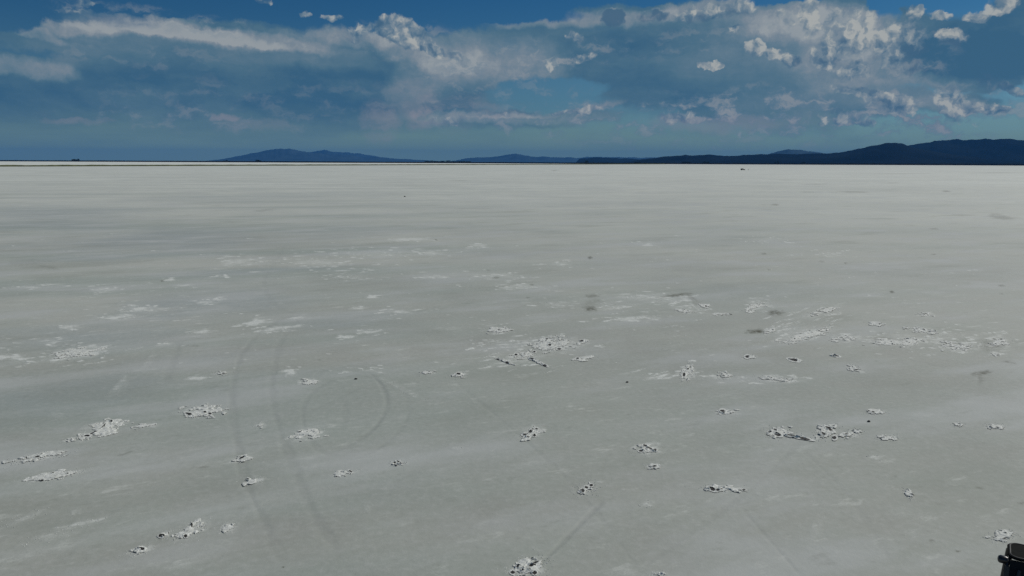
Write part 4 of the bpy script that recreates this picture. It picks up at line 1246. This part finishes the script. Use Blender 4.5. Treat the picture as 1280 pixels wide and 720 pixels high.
# px x, y, half width, half height, rot deg, amount, soft
SHEET = [
    (1150, 125, 160, 26, 0, .5, .4), (700, 120, 160, 24, 0, .25, .4),
    (660, 148, 150, 11, 3, .8, .4),
    (1210, 74, 110, 42, -5, 1.4, .6), (1270, 40, 60, 60, 0, 1., .5),
    (1080, 60, 60, 60, 0, .7, .5), (1130, 50, 60, 44, -40, .8, .5), (1120, 120, 60, 18, -10, .6, .3), (1200, 132, 70, 16, -8, .7, .3),
    (200, 110, 520, 74, -3, 1.1, .6), (60, 46, 110, 22, 6, .8, .4), (250, 42, 230, 22, -5, .8, .4), (420, 60, 220, 28, -4, .9, .5), (540, 90, 110, 60, 0, .8, .4),
    (40, 100, 120, 30, 0, .6, .4), (20, 60, 56, 9, -8, -1.1, .4), (-20, 22, 90, 26, 6, -1.0, .5), (120, 150, 420, 50, 0, .5, .4), (40, 136, 90, 12, 0, -.5, .3),
    (640, 66, 130, 40, 4, 1.0, .5), (740, 22, 130, 16, 3, .9, .5), (860, 20, 130, 18, 4, .9, .5), (900, 80, 260, 74, 0, 1.3, .5), (1030, 50, 110, 70, 0, 1.1, .5), (1190, 70, 130, 56, 0, 1.3, .5), (1000, 130, 180, 40, 0, .7, .4),
    (690, 110, 100, 16, 2, -1.05, .2), (590, 118, 70, 12, -4, -.5, .3), (620, 150, 170, 14, -2, .8, .3), (760, 118, 50, 20, 0, -.4, .2),
    (1100, 26, 22, 36, 30, -1.6, .4), (1080, 112, 70, 10, 0, -.7, .3), (1160, 112, 70, 14, 0, -1.0, .4), (260, -12, 520, 34, -3, -1.6, .7), (570, 2, 160, 20, -6, -1.2, .6), (1010, -16, 130, 18, 0, -1.0, .6), (1125, 2, 60, 12, 0, -1., .4),
    (1200, 160, 200, 20, 0, -.4, .2), (640, 175, 700, 22, 0, .3, .3),
]
BRIGHT = [
    (1000, 50, 120, 50, 0, .16, .2), (1150, 110, 120, 40, 0, .2, .2), (620, 90, 110, 34, 0, .12, .2), (110, 60, 120, 40, 0, .10, .2), (300, 60, 200, 20, -6, .12, .2),
    (560, 151, 50, 8, 8, .35, .1), (680, 141, 100, 5, 5, .45, .1),
    (1215, 72, 105, 38, -6, -.42, .5), (1200, 60, 60, 16, -10, -.1, .3), (1185, 100, 90, 12, 0, .15, .2),
    (1080, 50, 50, 44, -20, .28, .2), (1140, 70, 40, 40, -40, .25, .2), (1120, 128, 50, 12, -10, .3, .1), (1200, 134, 70, 12, -6, .35, .1), (1012, 30, 18, 40, 6, .2, .1),
    (100, 36, 90, 12, 4, .50, .1), (230, 38, 150, 15, -8, .62, .1), (150, 30, 120, 12, 2, .3, .1), (330, 52, 140, 12, -6, .50, .1), (440, 46, 120, 16, 3, .45, .1), (35, 84, 90, 14, -4, .40, .1), (40, 44, 60, 8, -12, .35, .1),
    (520, 66, 80, 26, -20, .40, .1), (620, 72, 120, 34, -6, .42, .1), (540, 100, 80, 36, 20, .32, .1), (720, 24, 140, 12, 3, .50, .1), (1000, 26, 110, 26, -4, .50, .1), (880, 12, 90, 12, 5, .55, .1),
    (400, 100, 110, 20, 0, -.10, .2), (390, 132, 110, 24, 0, -.20, .2), (200, 90, 120, 24, -6, -.10, .2), (800, 55, 130, 20, 0, -.10, .2), (830, 110, 120, 40, 0, -.06, .2), (1200, 60, 130, 40, 0, -.22, .2), (1060, 80, 100, 40, 0, .28, .1), (1000, 125, 130, 34, 0, .18, .1),
    (610, 148, 150, 9, -1, .42, .1), (205, 118, 50, 22, 30, .08, .1), (640, 90, 700, 120, 0, .20, .7), (730, 150, 60, 14, 0, .2, .2), (625, 128, 50, 16, 0, .15, .2), (960, 60, 200, 60, 0, .12, .2),
    (300, 128, 500, 50, 0, -.06, .5),
]
PUFF = [
    (503, 40, 38, 22, -20, 1.15, .5), (535, 56, 30, 12, -35, .9, .4), (462, 36, 30, 12, 0, .9, .2), (430, 44, 40, 10, -10, .6, .2), (535, 58, 30, 10, -35, .8, .2), (572, 72, 28, 10, -30, .8, .2), (768, 22, 20, 13, 0, 1.1, .4), (815, 20, 26, 11, 0, .9, .3), (718, 46, 14, 8, -14, .9, .2), (690, 80, 12, 13, 20, .9, .2), (730, 73, 20, 9, 10, .85, .2), (664, 52, 14, 8, 0, .5, .2),
    (945, 60, 18, 12, -20, 1.1, .4), (968, 68, 24, 10, -12, 1.1, .4), (990, 77, 17, 9, -5, 1.1, .4), (889, 82, 20, 6.5, -4, 1.3, .6), (918, 35, 13, 6, -4, .9, .2),
    (890, 14, 70, 15, 6, .9, .2), (1012, 22, 16, 36, 6, 1.0, .3), (1062, 36, 46, 36, -20, .85, .5), (1050, 80, 60, 30, 30, .55, .4), (1030, 68, 26, 22, 0, .8, .2), (1074, 88, 22, 14, 0, .8, .2), (1126, 56, 44, 42, -40, 1.0, .3), (960, 26, 60, 20, 0, .5, .2),
    (1146, 14, 15, 11, 0, 1.2, .3), (1176, 19, 18, 8, -10, 1.1, .3), (1220, 22, 24, 9, -4, 1.1, .3), (1250, 8, 30, 14, 0, 1.2, .3), (1190, 46, 26, 14, -10, 1.1, .3), (1160, 92, 50, 14, 0, .5, .3),
    (1080, 116, 46, 10, -10, 1., .2), (1120, 130, 44, 18, -10, 1.05, .2), (1190, 128, 36, 22, -45, 1.1, .2), (1235, 136, 44, 10, -6, 1.0, .2), (1240, 106, 34, 16, -30, .7, .2), (1060, 146, 44, 12, -15, .8, .2), (1010, 148, 60, 9, -10, .6, .2), (870, 146, 60, 10, -4, .6, .2), (840, 150, 30, 12, -4, .7, .2), (1270, 115, 24, 8, -30, .9, .2),
    (730, 138, 50, 6, 6, .9, .3), (560, 152, 50, 9, 4, .6, .2), (640, 143, 70, 6, 3, .55, .2), (700, 152, 60, 8, 0, .5, .2), (940, 168, 40, 6, 0, .5, .2), (1150, 156, 120, 9, 0, .45, .2),
    (105, 4, 20, 6, 0, .8, .3), (330, 2, 14, 5, 0, .7, .3), (382, 18, 10, 6, 0, .8, .3), (415, 22, 20, 6, 0, .8, .3), (90, 12, 40, 6, 0, .5, .3),
]
PUFFSH = [
    (1060, 50, 80, 50, 0, .12, .2), (510, 38, 30, 22, -20, .25, .2), (475, 62, 50, 14, -15, -.25, .2), (768, 24, 20, 14, 0, -.95, .6), (815, 24, 26, 11, 0, -.75, .5), (960, 60, 50, 14, -12, .5, .3), (960, 84, 60, 10, -12, -.4, .2), (1010, 20, 22, 36, 6, .35, .2),
    (1085, 36, 40, 40, -10, .35, .2), (890, 26, 60, 10, 0, -.35, .2), (900, 10, 60, 8, 0, .2, .2), (1215, 74, 110, 28, -5, -.75, .5), (1200, 98, 110, 16, -5, -.4, .4), (1190, 44, 30, 12, -20, .3, .2), (1250, 6, 30, 14, 0, .4, .3), (1180, 14, 60, 12, 0, .4, .3), (1120, 120, 60, 10, -10, .25, .2), (1190, 125, 60, 18, -30, .25, .2), (1260, 60, 60, 34, 0, -.6, .4), (890, 82, 24, 10, 0, .4, .3), (700, 72, 60, 22, 0, .35, .3),
    (1060, 76, 40, 10, 0, -.25, .3), (730, 136, 50, 6, 6, .2, .2),
]
WISP = [(560, 100, 80, 40, 20, .5, .2), (330, 130, 260, 40, 0, .22, .3), (900, 50, 160, 30, 0, .3, .3), (240, 30, 220, 14, -5, .5, .3), (720, 60, 90, 26, 0, .4, .3), (760, 150, 300, 22, 0, .7, .4), (1000, 140, 220, 34, -4, .8, .4), (1180, 140, 140, 40, 0, .8, .4), (640, 80, 110, 30, 0, .6, .3), (680, 118, 90, 14, 0, .35, .3), (1120, 80, 90, 50, 0, .6, .3), (930, 175, 300, 14, 0, .3, .3),
        (180, 70, 160, 20, 0, .3, .3), (500, 50, 90, 26, 0, .5, .3), (220, 150, 200, 20, 0, .25, .3)]
WARM = [(330, 156, 60, 9, -3, .3, .1), (285, 148, 18, 6, 0, .6, .2), (530, 150, 40, 14, 10, .5, .1), (470, 160, 22, 40, 8, .45, .1), (520, 120, 70, 40, 0, .3, .1), (570, 135, 40, 40, 10, .25, .1), (85, 152, 60, 5, 0, .4, .1), (590, 138, 100, 8, 4, .3, .1), (900, 155, 120, 14, 0, .35, .1), (690, 140, 100, 7, 4, .6, .1)]
build_sky()

SC.view_settings.view_transform = 'Standard'
SC.view_settings.look = 'None'
SC.view_settings.exposure = EXPOSURE
SC.view_settings.gamma = 1
SC.view_settings.use_curve_mapping = False
SC.render.engine = 'CYCLES'
SC.cycles.use_denoising = False
SC.cycles.max_bounces = 5
SC.cycles.volume_bounces = 0
SC.cycles.diffuse_bounces = 1
SC.cycles.glossy_bounces = 2
SC.cycles.use_adaptive_sampling = False
